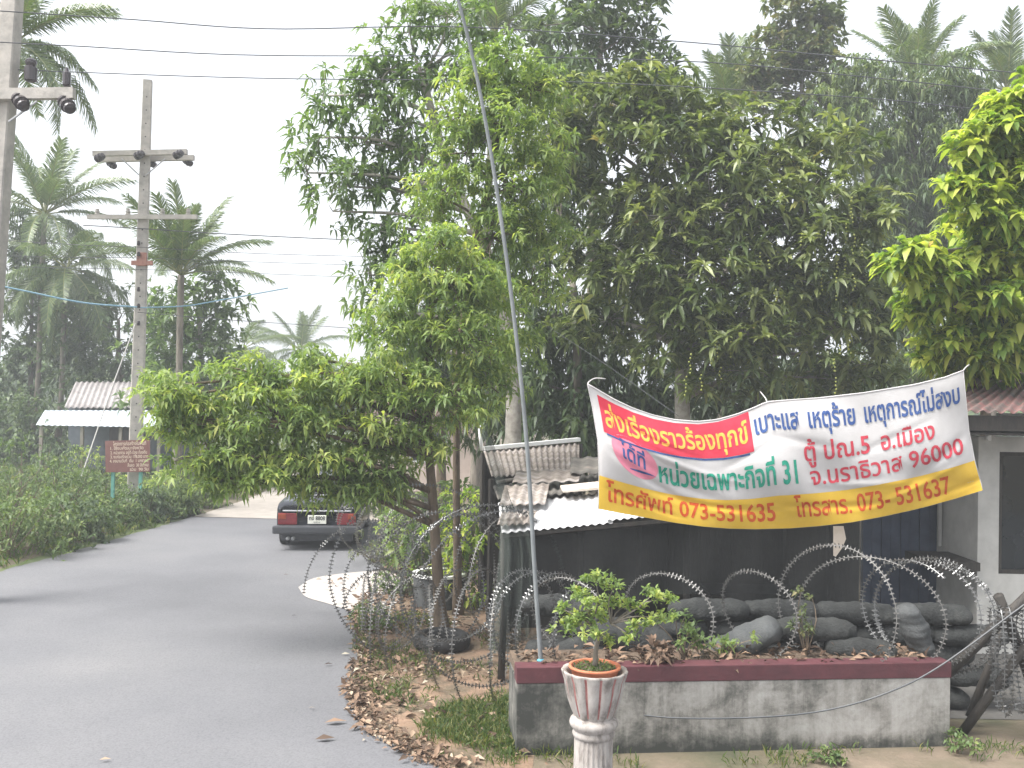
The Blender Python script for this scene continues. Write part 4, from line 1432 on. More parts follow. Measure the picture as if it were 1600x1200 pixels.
def cquad(mb, pts, th=0.006):
    v = [cp_(*p) for p in pts]
    nrm = (v[1] - v[0]).cross(v[2] - v[0]).normalized()
    n = len(v)
    mb.add(v + [p - nrm * th for p in v], [tuple(range(n)), tuple(range(2 * n - 1, n - 1, -1))] + [(i, n + i, n + (i + 1) % n, (i + 1) % n) for i in range(n)])


def rw(x, t):                                    # a point of the sloping rear screen
    y = 0.99 + 0.56 * t
    return (x, y - 0.035, 0.945 + 0.385 * t)


mb = MB()
cquad(mb, [rw(-0.56, 0.06), rw(0.56, 0.06), rw(0.5, 0.93), rw(-0.5, 0.93)])
mb.build('rear_window', M['glass_dark'], car)
mb = MB()
for a, b in ((rw(-0.6, 0.03), rw(0.6, 0.03)), (rw(-0.6, 0.03), rw(-0.53, 0.97)), (rw(0.6, 0.03), rw(0.53, 0.97)), (rw(-0.53, 0.97), rw(0.53, 0.97))):
    mb.tube([cp_(*a), cp_(*b)], 0.014, 6)
mb.build('window_trim', M['chrome'], car)
for s in (-1, 1):
    mb = MB()
    f_ = [(s * 0.668, 1.35, 0.96), (s * 0.675, 2.95, 0.96), (s * 0.625, 2.6, 1.3), (s * 0.63, 1.7, 1.3)]
    cquad(mb, f_ if s > 0 else f_[::-1])
    mb.build('side_window', M['glass_dark'], car)
    tl = MB()
    tl.box(cp_(s * 0.555, 0.045, 0.60), (0.36, 0.06, 0.22), M=cM, bev=0.012)
    t0 = tl.build('tail_light', M['lamp_red'], car)
    tl = MB()
    tl.box(cp_(s * 0.655, 0.028, 0.645), (0.15, 0.05, 0.105), M=cM, bev=0.01)
    tl.build('indicator', M['lamp_amber'], t0)
    for y in (0.85, 3.35):
        w_ = MB()
        c = cp_(s * 0.70, y, 0.30)
        ring = []
        for r0, xo in ((0.19, -0.085), (0.28, -0.09), (0.30, -0.06), (0.30, 0.06), (0.28, 0.09), (0.19, 0.085)):
            ring.append((r0, xo))
        n = 28
        vs, fs = [], []
        for (r0, xo) in ring:
            for k in range(n):
                a = 2 * math.pi * k / n
                vs.append(c + cM @ Vector((xo * s, math.cos(a) * r0, math.sin(a) * r0)))
        for i in range(len(ring) - 1):
            for k in range(n):
                fs.append((i * n + k, i * n + (k + 1) % n, (i + 1) * n + (k + 1) % n, (i + 1) * n + k))
        fs += [tuple(range(n)), tuple(range((len(ring) - 1) * n, len(ring) * n))]
        w_.add(vs, fs)
        wo = w_.build('wheel', M['rubber'], car, smooth=False)
        hbm = MB()
        hbm.tube([c + cM @ Vector((0.07 * s, 0, 0)), c + cM @ Vector((0.095 * s, 0, 0))], [0.18, 0.15], 20)
        hbm.build('hub_cap', M['steel'], wo)
    mb = MB()
    mb.box(cp_(s * 0.88, 2.75, 0.98), (0.14, 0.07, 0.11), M=cM, bev=0.02)
    mb.build('wing_mirror', M['car_trim'], car)
mb = MB()
mb.box(cp_(0, -0.03, 0.405), (1.64, 0.17, 0.15), M=cM, bev=0.03)
mb.build('rear_bumper', M['car_trim'], car)
mb = MB()
mb.box(cp_(0, 0.09, 0.27), (1.36, 0.1, 0.18), M=cM, bev=0.03)
mb.build('valance', M['car_trim'], car)
mb = MB()
mb.box(cp_(0, 0.04, 0.755), (1.3, 0.05, 0.03), M=cM, bev=0.008)
mb.build('boot_strip', M['chrome'], car)
mb = MB()
for dx in (-0.535, -0.44):
    mb.tube([cp_(dx, -0.06, 0.235), cp_(dx, 0.3, 0.235)], 0.035, 12)
mb.build('exhaust_pipe', M['steel'], car, smooth=True)
mb = MB()
mb.box(cp_(0, 0.03, 0.59), (0.35, 0.03, 0.165), M=cM, bev=0.006)
pl = mb.build('number_plate', M['plate_white'], car)
write('plate_lettering', 'กง 8808', lambda x, y: cp_(-0.15 + 0.3 * x, 0.012, 0.58 + 0.065 * y), M['ink_black'], pl, 0.02)
write('plate_lettering', 'นราธิวาส', lambda x, y: cp_(-0.06 + 0.12 * x, 0.012, 0.525 + 0.028 * y), M['ink_black'], pl, 0.01)

# ------------------------------------------------------------------ brown information board
sd_ = 24.0
sb = thing('notice_board', 'brown painted notice board with pale Thai lettering on green posts', 'sign', at(205, sd_))
A, B, C_, D_ = P(164, 689, sd_), P(234, 687, sd_), P(234, 737, sd_), P(165, 738, sd_)
mb = MB()
nv = Vector((0, 0.03, 0))
mb.add([A, B, C_, D_, A + nv, B + nv, C_ + nv, D_ + nv], [(0, 3, 2, 1), (4, 5, 6, 7), (0, 1, 5, 4), (1, 2, 6, 5), (2, 3, 7, 6), (3, 0, 4, 7)])
brd = mb.build('board', M['sign_brown'], sb)


def sgn(u, v):
    return A.lerp(B, u).lerp(D_.lerp(C_, u), v) - Vector((0, 0.006, 0))


for body_, u0, u1, vb, h in [('โครงการก่อสร้างในพื้นที่', .18, .92, .155, .09), ('1. ใช้งบพัฒนาจังหวัด', .12, .86, .29, .08), ('2. หน่วยงาน อยู่ดี-มีสุข ท้องถิ่น', .12, .94, .43, .08), ('3. งบก่อสร้างรวม 178,000 บาท', .12, .96, .56, .08), ('4. ลงนามวันที่  เริ่ม  1 มกราคม', .10, .97, .69, .08), ('สิ้นสุด  30 มีนาคม', .5, .97, .83, .08), ('รวม  90 วัน', .55, .97, .96, .075)]:
    write('lettering', body_, lambda x, y, u0=u0, u1=u1, vb=vb, h=h: sgn(u0 + (u1 - u0) * x, vb - h * y), M['sign_ink'], brd, 0.02)
for px_ in (178, 221):
    b = at(px_ + 2, sd_ + 0.08, 0)
    mb = MB()
    tp = P(px_, 690, sd_ + 0.08)
    mb.box(Vector((tp.x, tp.y, tp.z / 2 - 0.03)), (0.075, 0.075, tp.z + 0.06))
    mb.build('post', M['post_green'], sb)

# ------------------------------------------------------------------ power poles
def insul(mb, c, s=1.0, ax=Vector((0, 0, 1)), n=14):
    """stack of porcelain skirts along ax"""
    q = ax.to_track_quat('Z', 'Y').to_matrix()
    prof = [(0.03, -0.12), (0.085, -0.10), (0.09, -0.06), (0.05, -0.04), (0.085, -0.02), (0.09, 0.03), (0.05, 0.05), (0.07, 0.07), (0.07, 0.10), (0.03, 0.12)]
    vs, fs = [], []
    for r, z in prof:
        for k in range(n):
            w = 2 * math.pi * k / n
            vs.append(Vector(c) + q @ Vector((math.cos(w) * r * s, math.sin(w) * r * s, z * s)))
    for j in range(len(prof) - 1):
        for k in range(n):
            fs.append((j * n + k, j * n + (k + 1) % n, (j + 1) * n + (k + 1) % n, (j + 1) * n + k))
    fs += [tuple(range(n - 1, -1, -1)), tuple(range((len(prof) - 1) * n, len(prof) * n))]
    mb.add(vs, fs)


pd = 24.6
up_ = thing('power_pole', 'square concrete power pole with two crossarms beside the brown board', 'power pole', at(212, pd), 'concrete power poles')
pb, ptop = at(213, pd, -0.05), P(231, 126, pd)
mb = MB()
ang = 0.25
ring = []
for i, t in enumerate((0, 0.5, 1)):
    p = pb.lerp(ptop, t)
    h_ = 0.165 - 0.055 * t
    ring.append([p + Matrix.Rotation(ang, 3, 'Z') @ Vector((a * h_, b * h_, 0)) for a, b in ((-1, -.85), (-.85, -1), (.85, -1), (1, -.85), (1, .85), (.85, 1), (-.85, 1), (-1, .85))])
mb.add(sum(ring, []), [(i * 8 + k, i * 8 + (k + 1) % 8, (i + 1) * 8 + (k + 1) % 8, (i + 1) * 8 + k) for i in range(2) for k in range(8)] + [tuple(range(7, -1, -1)), tuple(range(16, 24))])
shaft = mb.build('shaft', M['concrete'], up_)
mb = MB()
for i in range(30):
    p = pb.lerp(ptop, 0.06 + 0.031 * i)
    nrm = Matrix.Rotation(ang, 3, 'Z') @ Vector((0, -1, 0))
    h_ = 0.165 - 0.055 * (0.06 + 0.031 * i)
    mb.tube([p + nrm * (h_ - 0.004), p + nrm * (h_ + 0.006)], 0.018, 8)
mb.build('bolt_hole', M['ink_black'], shaft)


def beam(mb, a, b, w, h):
    a, b = Vector(a), Vector(b)
    d = (b - a)
    L = d.length
    d.normalize()
    s = d.cross(Vector((0, 0, 1))).normalized()
    u = s.cross(d)
    Mx = Matrix((d, s, u)).transposed()
    mb.box((a + b) / 2, (L, w, h), M=Mx)


for dy in (-0.17, 0.19):
    mb = MB()
    beam(mb, P(150, 243, pd) + Vector((0, dy, 0.0 if dy < 0 else -0.06)), P(296, 240, pd) + Vector((0.06 if dy > 0 else 0, dy, 0.0 if dy < 0 else -0.06)), 0.11, 0.13)
    mb.build('crossarm', M['concrete'], up_)
for i, (px_, py_, dy) in enumerate([(156, 246, -0.3), (218, 242, -0.3), (279, 241, -0.3), (175, 257, 0.32), (237, 255, 0.32), (294, 253, 0.32)]):
    mb = MB()
    insul(mb, P(px_, py_, pd + dy), 1.15, Vector((0.75, -0.35, 0.25 if dy < 0 else -0.55)).normalized())
    mb.build('insulator', M['porcelain'], up_, smooth=False)
for sx, py_ in ((-1, 250), (1, 250)):
    mb = MB()
    mb.tube([P(224 + sx * 34, 248, pd - 0.2), P(223 + sx * 5, 274, pd - 0.2)], 0.018, 6)
    mb.build('brace', M['steel'], up_)
mb = MB()
beam(mb, P(137, 339, pd - 0.19), P(308, 339, pd - 0.19), 0.10, 0.11)
mb.build('crossarm', M['concrete'], up_)
for px_ in (152, 200, 254, 294):
    mb = MB()
    insul(mb, P(px_, 331, pd - 0.19), 0.7)
    mb.build('insulator', M['concrete'], up_)
mb = MB()
mb.box(P(222, 411, pd - 0.16), (0.55, 0.05, 0.12), bev=0.01)
mb.box(P(222, 405, pd - 0.16), (0.24, 0.07, 0.34), bev=0.01)
mb.build('bracket', M['rust_orange'], up_)
for py_ in (380, 397, 452, 478, 505):
    mb = MB()
    insul(mb, P(216.5, py_, pd - 0.24), 0.5)
    mb.build('insulator', M['porcelain'], up_)

# second pole at the left edge, closer, with its transformer crossarm
nd = 13.4
np_ = thing('power_pole', 'nearer concrete power pole at the left edge with bulky crossarm', 'power pole', at(-42, nd), 'concrete power poles')
pb, ptop = at(-42, nd, -0.05), P(24, -60, nd)
mb = MB()
vs = []
for t in (0, 1):
    p = pb.lerp(ptop, t)
    h_ = 0.15 - 0.04 * t
    vs += [p + Vector((a * h_, b * h_, 0)) for a, b in ((-1, -.85), (-.85, -1), (.85, -1), (1, -.85), (1, .85), (.85, 1), (-.85, 1), (-1, .85))]
mb.add(vs, [(k, (k + 1) % 8, 8 + (k + 1) % 8, 8 + k) for k in range(8)] + [tuple(range(7, -1, -1)), tuple(range(8, 16))])
mb.build('shaft', M['concrete'], np_)
for dy in (-0.17, 0.17):
    mb = MB()
    beam(mb, P(-110, 149, nd + dy), P(116, 146, nd + dy), 0.1, 0.15)
    mb.build('crossarm', M['concrete'], np_)
mb = MB()
mb.lathe([(0.035, 0), (0.055, 0.03), (0.055, 0.2), (0.03, 0.22), (0.02, 0.27)], P(104, 136, nd), 12)
mb.build('surge_arrester', M['porcelain'], np_)
mb = MB()
mb.lathe([(0.05, 0), (0.085, 0.02), (0.085, 0.2), (0.06, 0.22), (0.075, 0.26), (0.075, 0.3), (0.04, 0.33)], P(48, 128, nd), 14)
mb.build('fuse_cutout', M['porcelain'], np_)
for px_, py_, dy in ((105, 164, -0.2), (33, 160, -0.2), (-60, 160, -0.2)):
    mb = MB()
    insul(mb, P(px_, py_, nd + dy), 1.15, Vector((0.6, -0.5, -0.6)).normalized())
    mb.build('insulator', M['porcelain'], np_)
mb = MB()
mb.tube([P(58, 158, nd - 0.2), P(14, 190, nd - 0.2)], 0.018, 6)
mb.build('brace', M['steel'], np_)


def wire(label, pts, r=0.006, mat='cable', cat='cable', name='power_cable', group='overhead cables'):
    mb = MB()
    mb.tube(spline([P(*p) for p in pts], 40), r, 5)
    o = mb.build(name, M[mat])
    return tag(o, label, cat, group)


wire('topmost overhead cable crossing the sky and passing above the right hand palms', [(-80, 12, 13.0), (200, 30, 13.5), (420, 45, 14), (720, 42, 14.5), (1065, 65, 14.5), (1330, 90, 14), (1680, 122, 13.5)], 0.0085)
wire('middle overhead cable crossing in front of the right hand trees', [(-80, 62, 13.0), (120, 72, 13.3), (385, 86, 14), (760, 88, 14.5), (1100, 97, 14.5), (1330, 118, 14), (1560, 142, 13.7), (1700, 158, 13.5)], 0.008)
wire('lowest overhead cable in front of the pale green tree on the right', [(-80, 105, 13.3), (400, 122, 14), (900, 128, 14.6), (1320, 151, 14), (1530, 171, 13.7), (1700, 190, 13.5)], 0.0075)
wire('black cable leaving the pole crossarm to the right above the rest', [(130, 352, 24.4), (218, 357, 24.4), (360, 366, 25), (580, 376, 26), (760, 380, 27)], 0.014)
wire('second black cable at the pole just under the upper one', [(-80, 370, 24.2), (130, 383, 24.3), (215, 386, 24.4), (400, 396, 25), (620, 402, 26)], 0.008)
wire('third thin black cable at the height of the orange bracket', [(-80, 398, 24.2), (120, 402, 24.3), (215, 403, 24.4), (420, 410, 25), (620, 416, 26)], 0.007)
wire('thin cable running right from below the orange bracket', [(-80, 415, 24.2), (215, 421, 24.4), (420, 428, 25), (520, 432, 25.6), (640, 436, 26)], 0.007)
wire('thick blue cable sagging left from the pole', [(-80, 430, 23.0), (40, 455, 23.6), (130, 473, 24.0), (215, 480, 24.35)], 0.022, 'cable_blue')
wire('blue cable rising right from the pole toward the trees', [(215, 481, 24.35), (290, 478, 24.8), (350, 468, 25.4), (450, 450, 26)], 0.018, 'cable_blue')
wire('lowest thin cable passing right toward the light green tree', [(215, 488, 24.35), (360, 500, 25), (480, 508, 25.5), (620, 518, 26)], 0.009)
wire('slanting guy wire from the pole down to the grass', [(212, 505, 24.4), (170, 620, 23.9), (127, 745, 23.4)], 0.016, 'rope_white', 'guy wire', 'guy_wire', 'guy wires')
gw = wire('thin slanting guy wire above the left corner of the banner', [(840, 500, 12.4), (950, 572, 11.6), (1060, 650, 11.0)], 0.003, 'cable', 'guy wire', 'guy_wire', 'guy wires')

wire('grey cable sagging across the front of the stained wall up to the barricade', [(930, 1105, 8.3), (1040, 1121, 8.15), (1180, 1121, 8.1), (1290, 1110, 8.1), (1385, 1083, 8.12), (1470, 1040, 8.2), (1600, 945, 8.3)], 0.0075, 'cable')

# =================================================================== house on the left
lh = thing('roadside_shack', 'small shack with grey tiled roof and pale tin awning behind the pole', 'house', at(140, 34))
hd_ = 33.5
mb = MB()
corr(mb, P(100, 637, hd_), P(330, 637, hd_), P(330, 596, hd_ + 2.0), P(118, 597, hd_ + 2.0), 26, 0.03)
solid(mb.build('roof', M['tile_grey'], lh, smooth=True), 0.01)
mb = MB()
corr(mb, P(56, 664, hd_ - 1.7), P(330, 669, hd_ - 1.7), P(330, 641, hd_ - 0.05), P(70, 641, hd_ - 0.05), 30, 0.012)
solid(mb.build('awning', M['tin_blue'], lh, smooth=True), 0.01)
mb = MB()
x0_, x1_ = P(95, 640, hd_).x, P(320, 640, hd_).x
slab(mb, x0_, x1_, hd_ + 0.6, hd_ + 0.8, -0.05, 2.45)
slab(mb, x0_, x0_ + 0.2, hd_ + 0.8, hd_ + 2.2, -0.05, 2.45)
mb.build('wall', M['wall_slate'], lh)
mb = MB()
slab(mb, P(160, 700, hd_).x, P(200, 700, hd_).x, hd_ + 0.55, hd_ + 0.597, 0, 1.9)
mb.build('door', M['wood_dark'], lh)
for px_ in (66, 130, 190, 250):
    mb = MB()
    b = at(px_, hd_ - 1.55, -0.05)
    mb.box(b + Vector((0, 0, 0.9)), (0.1, 0.1, 1.8))
    mb.build('post', M['wood_grey'], lh)

# pale house glimpsed through the leaves
ph_ = thing('pale_pink_house', 'pale pink house glimpsed through leaves behind the parked car', 'house', at(640, 31))
mb = MB()
slab(mb, P(570, 650, 30).x, P(760, 650, 30).x, 30, 34, -0.05, 2.5)
mb.build('wall', M['wall_pink'], ph_)
mb = MB()
xl, xr = P(560, 650, 30).x, P(775, 650, 30).x
corr(mb, (xl, 29.4, 2.4), (xr, 29.4, 2.4), (xr, 32, 3.5), (xl, 32, 3.5), 24, 0.03)
corr(mb, (xl, 34.6, 2.4), (xr, 34.6, 2.4), (xr, 32, 3.5), (xl, 32, 3.5), 24, 0.03)
solid(mb.build('roof', M['tin_red'], ph_, smooth=True), 0.01)
fr = MB()
slab(fr, P(640, 650, 30).x, P(690, 650, 30).x, 29.96, 29.998, 0.9, 2.0)
w_ = fr.build('window', M['enamel'], ph_)
mb = MB()
slab(mb, P(644, 650, 30).x, P(686, 650, 30).x, 29.95, 29.959, 0.97, 1.93)
mb.build('pane', M['glass_dark'], w_)

# =================================================================== TREES
A_SPEC = dict(k=8, L=0.135, wr=0.27, droop=0.28, up=0.45, spread=(1.0, 1.65), flat=0.28, cr=0.28, nr=7)
tree('young_tree', 'light green young tree with long low branches reaching over the road', 'tree',
     [(690, 1008, 11.9), (684, 900, 11.9), (676, 780, 11.85), (668, 650, 11.8), (672, 500, 11.8), (690, 400, 11.8)], 0.085, 0.03,
     [(270, 620, 11.0, 45, 35), (320, 655, 11.1, 80, 45), (330, 715, 11.0, 75, 40), (400, 590, 11.3, 70, 35), (430, 650, 11.3, 90, 60), (450, 715, 11.3, 95, 45), (420, 755, 11.1, 85, 24), (330, 748, 11.0, 60, 20), (500, 770, 11.3, 60, 18), (560, 760, 11.4, 60, 25), (265, 665, 11.0, 35, 30), (250, 605, 11.0, 25, 22), (530, 600, 11.5, 75, 45), (550, 660, 11.5, 85, 55), (560, 725, 11.5, 80, 45), (480, 560, 11.7, 45, 25),
      (620, 590, 11.7, 70, 55), (620, 500, 11.8, 60, 55), (640, 690, 11.7, 70, 50), (700, 440, 11.6, 75, 55), (690, 380, 11.7, 60, 35), (720, 530, 11.6, 80, 55), (690, 620, 11.6, 85, 50), (760, 460, 11.9, 45, 55), (640, 420, 11.9, 50, 45), (590, 770, 11.5, 60, 20), (760, 600, 11.8, 55, 40)],
     'leaf_fresh', 'bark_brown', dens=25, **A_SPEC)
tree('young_tree', 'taller light green tree whose slim trunk stands right of the leaning one', 'tree',
     [(716, 955, 13.2), (714, 850, 13.1), (713, 700, 13.0), (716, 560, 12.9), (735, 420, 12.8), (765, 280, 12.7), (790, 150, 12.7)], 0.06, 0.03,
     [(790, 95, 12.6, 70, 42), (830, 140, 12.7, 55, 45), (750, 140, 12.6, 55, 55), (800, 200, 12.5, 85, 60), (730, 240, 12.6, 65, 55), (800, 290, 12.5, 85, 60), (850, 240, 12.8, 45, 60), (690, 310, 12.8, 60, 55), (770, 370, 12.6, 85, 55), (840, 360, 12.8, 55, 60), (830, 450, 12.8, 60, 45), (800, 540, 12.8, 55, 45), (720, 180, 12.8, 50, 50)],
     'leaf_fresh', 'bark_brown', dens=22, tbias=-0.05, **A_SPEC)
tree('roadside_tree', 'tall loose tree with long leaves silhouetted against the sky at centre left', 'tree',
     [(805, 900, 16.0), (802, 700, 16.0), (800, 560, 16.0), (770, 420, 15.9), (700, 260, 15.8), (660, 120, 15.8)], 0.17, 0.06,
     [(700, 25, 15.8, 75, 45), (640, 50, 15.8, 60, 50), (610, 110, 15.8, 70, 55), (680, 120, 15.8, 75, 60), (560, 150, 15.8, 45, 45), (505, 150, 15.8, 40, 38), (640, 190, 15.8, 75, 60), (570, 220, 15.8, 60, 50), (500, 215, 15.8, 42, 45), (480, 270, 15.8, 38, 40), (535, 290, 15.8, 55, 45), (600, 290, 15.8, 65, 50), (660, 270, 15.8, 70, 60), (520, 330, 15.8, 35, 22), (590, 350, 15.8, 50, 40), (640, 380, 15.8, 60, 60), (580, 430, 15.9, 40, 50), (570, 490, 15.9, 28, 45), (610, 540, 15.9, 50, 50), (740, 70, 15.8, 50, 50)],
     'leaf_cool', 'bark_pale', dens=16, k=8, L=0.24, wr=0.26, droop=0.35, up=0.4, flat=0.6, cr=0.36, nr=3, spread=(0.7, 1.5))
MG = [(900, 180, 17.0, 60, 60), (950, 160, 17.0, 70, 60), (1020, 150, 17.0, 80, 55), (1010, 230, 16.6, 90, 60), (1090, 200, 17.2, 90, 55), (1110, 270, 16.4, 100, 65), (1200, 240, 17.0, 100, 65), (1280, 250, 17.0, 85, 65), (890, 270, 17.2, 45, 55), (960, 320, 16.8, 55, 40), (1050, 340, 16.4, 90, 65), (1160, 340, 16.2, 100, 65), (1260, 340, 16.2, 95, 60), (1340, 340, 16.4, 60, 60), (930, 400, 17.0, 60, 55), (1000, 430, 16.6, 85, 60), (1110, 430, 16.2, 100, 65), (1220, 430, 16.2, 100, 65), (1320, 430, 16.4, 75, 65), (950, 500, 17.0, 75, 50), (1060, 510, 16.4, 95, 55), (1180, 520, 16.2, 100, 55), (1300, 520, 16.4, 85, 60), (1370, 480, 16.8, 40, 60), (1120, 580, 16.6, 95, 35), (1260, 590, 16.8, 90, 30), (1360, 570, 17.0, 50, 40)]
mango = tree('mango_tree', 'broad dark mango tree with star shaped leaf clusters filling the centre right', 'tree',
             [(1072, 880, 17.0), (1068, 700, 17.0), (1066, 590, 17.0), (1075, 450, 17.0), (1090, 330, 17.0)], 0.2, 0.09, MG,
             'leaf_mango', 'bark_pale', dens=23, k=11, L=0.265, wr=0.27, droop=0.30, up=0.7, flat=0.7, cr=0.45, nr=3, spread=(0.8, 1.6), twigs=0.4, tclump=0.6, ovate=True)
# strings of small yellow fruit among the leaves
mb = MB()
for i in range(34):
    px_, py_ = random.choice([(1210, 520), (1330, 350), (1300, 430), (1240, 400), (1120, 540), (1350, 390), (1290, 560), (1090, 560)])
    p = P(px_ + random.gauss(0, 22), py_ + random.gauss(0, 26), 15.5 + random.uniform(-0.1, 0.25))
    for k in range(random.randint(3, 6)):
        c = p + Vector((random.uniform(-0.02, 0.02), random.uniform(-0.02, 0.02), -0.06 * k))
        mb.lathe([(0.003, -0.018), (0.014, -0.009), (0.017, 0.003), (0.011, 0.014), (0.002, 0.019)], c, 7, cap=False)
mb.build('fruit_strings', M['fruit'], mango, smooth=True)['kind'] = 'stuff'
tree('tall_tree', 'tall dark small leaved tree rising behind the mango at top centre', 'tree',
     [(935, 880, 22), (930, 600, 22), (925, 400, 22), (930, 200, 22), (940, 60, 22)], 0.2, 0.05,
     [(850, 40, 22, 40, 50), (880, 100, 22, 60, 50), (920, 40, 22, 60, 55), (980, 60, 22, 60, 50), (960, 120, 22, 70, 45), (1030, 110, 22, 45, 40), (1000, 10, 22, 35, 30), (860, 170, 22, 45, 45), (1050, 170, 22, 50, 40), (930, -30, 22, 70, 40)],
     'leaf_dark', 'bark_grey', dens=22, k=8, L=0.28, wr=0.34, droop=0.2, cr=0.45, nr=4)
tree('tall_tree', 'thin tall open crowned tree at the top between the two right palms', 'tree',
     [(1262, 880, 27), (1258, 500, 27), (1255, 250, 27), (1250, 60, 27)], 0.16, 0.04,
     [(1240, 10, 27, 55, 30), (1285, 35, 27, 30, 45), (1215, 60, 27, 35, 30), (1270, 90, 27, 45, 40), (1210, 110, 27, 45, 30), (1300, 120, 27, 35, 40), (1245, 150, 27, 60, 35), (1190, 150, 27, 40, 35), (1320, 180, 27, 40, 50), (1230, 90, 27, 50, 45), (1280, 160, 27, 50, 40), (1180, 105, 27, 30, 35), (1260, 40, 27, 45, 40)],
     'leaf_tan', 'bark_grey', dens=30, k=8, L=0.26, wr=0.5, droop=0.15, cr=0.45, nr=4)
tree('feathery_tree', 'pale green feathery tree between the mango and the bright tree', 'tree',
     [(1430, 880, 25), (1428, 500, 25), (1425, 300, 25), (1430, 150, 25)], 0.18, 0.05,
     [(1360, 120, 25, 40, 35), (1420, 140, 25, 60, 45), (1490, 130, 25, 55, 40), (1350, 200, 25, 45, 50), (1420, 220, 25, 70, 55), (1490, 220, 25, 60, 55), (1400, 310, 25, 70, 55), (1470, 310, 25, 65, 55), (1400, 400, 25, 70, 55), (1470, 400, 25, 60, 50), (1420, 490, 25, 80, 50), (1440, 570, 25, 80, 50), (1530, 160, 25, 30, 45), (1370, 260, 25.5, 55, 60), (1380, 360, 25.5, 55, 60), (1530, 300, 25.5, 50, 70), (1310, 160, 25.5, 45, 45), (1450, 260, 26, 90, 90), (1440, 380, 26, 90, 90)],
     'leaf_bamboo', 'bark_grey', dens=34, k=11, L=0.26, wr=0.2, droop=0.6, cr=0.5, nr=5, flat=0.9, up=0.1, spread=(0.6, 1.8))
tree('broadleaf_tree', 'bright yellow green tree with big drooping leaves at the right edge', 'tree',
     [(1660, 900, 14.2), (1655, 700, 14.1), (1640, 500, 13.6), (1620, 330, 12.5), (1615, 220, 12.0)], 0.16, 0.05,
     [(1600, 160, 11.3, 45, 35), (1560, 190, 11.2, 45, 35), (1600, 225, 11.4, 65, 40), (1525, 235, 11.2, 40, 30), (1560, 280, 11.4, 60, 35), (1510, 300, 11.2, 38, 26), (1600, 330, 11.4, 65, 40), (1540, 345, 11.4, 50, 30), (1580, 400, 11.6, 65, 45), (1520, 420, 11.6, 50, 35), (1435, 395, 11.2, 35, 26), (1410, 420, 11.3, 30, 22), (1460, 430, 11.3, 42, 30), (1490, 480, 11.5, 50, 35), (1560, 470, 11.6, 60, 40), (1610, 500, 11.7, 60, 50), (1500, 535, 11.7, 45, 28), (1560, 545, 11.7, 55, 28), (1640, 250, 11.6, 50, 80), (1440, 480, 11.8, 40, 35), (1470, 545, 12.0, 45, 30), (1520, 575, 12.2, 50, 22), (1580, 570, 12.4, 60, 25), (1590, 450, 12.0, 60, 60), (1530, 390, 12.0, 45, 40)],
     'leaf_bright', 'bark_grey', dens=40, k=8, L=0.19, wr=0.48, droop=0.45, cr=0.22, nr=3, flat=0.5, up=0.8, spread=(0.9, 1.55), roll=0.3, ovate=True)
# dark growth closing the view behind the shelter
DK = dict(k=8, L=0.30, wr=0.28, droop=0.5, cr=0.6, nr=5, flat=0.9, up=0.2, spread=(0.7, 1.7))
tree('shade_tree', 'dark leafy tree behind the two slim trunks', 'tree', [(690, 850, 21), (690, 700, 21), (700, 560, 21)], 0.15, 0.05,
     [(660, 580, 21, 70, 60), (730, 560, 21, 70, 70), (760, 640, 21, 60, 60), (690, 500, 21, 80, 50), (740, 460, 21, 70, 60)], 'leaf_dark', 'bark_brown', dens=19, **DK)
tree('shade_tree', 'dark creeper hung tree behind the tin shed', 'tree', [(905, 880, 18.5), (905, 700, 18.5), (902, 560, 18.5), (895, 440, 18.5)], 0.14, 0.06,
     [(850, 600, 19, 60, 70), (920, 610, 18.8, 55, 90), (870, 690, 18.7, 60, 50), (860, 500, 19, 80, 60), (940, 540, 19.2, 50, 60), (930, 700, 18.7, 50, 50), (800, 640, 19.5, 40, 60), (820, 420, 19.5, 60, 60), (880, 340, 19.5, 55, 60), (895, 240, 19.8, 55, 50), (870, 140, 20, 50, 60), (1000, 350, 20, 70, 60), (990, 460, 20, 70, 60)], 'leaf_dark', 'bark_grey', dens=19, **DK)
tree('shade_tree', 'dark tree directly above the middle of the banner', 'tree', [(1180, 880, 20), (1180, 640, 20), (1180, 500, 20)], 0.15, 0.06,
     [(1030, 590, 20, 60, 50), (1110, 620, 20, 70, 45), (1190, 610, 20, 70, 50), (1270, 610, 20, 70, 45), (1350, 590, 20, 60, 50), (1000, 660, 20, 60, 50), (1100, 500, 21, 110, 70), (1250, 480, 21, 110, 80), (1350, 470, 21, 60, 70)], 'leaf_dark', 'bark_brown', dens=19, **DK)
tree('shade_tree', 'dark tree behind the white house roof', 'tree', [(1540, 880, 19), (1540, 640, 19), (1540, 500, 19)], 0.15, 0.06,
     [(1490, 560, 19, 60, 50), (1560, 560, 19, 70, 50), (1540, 480, 19, 70, 60), (1620, 500, 19, 60, 80), (1600, 380, 19, 60, 70), (1560, 330, 19, 50, 50)], 'leaf_scrub', 'bark_brown', dens=19, **DK)


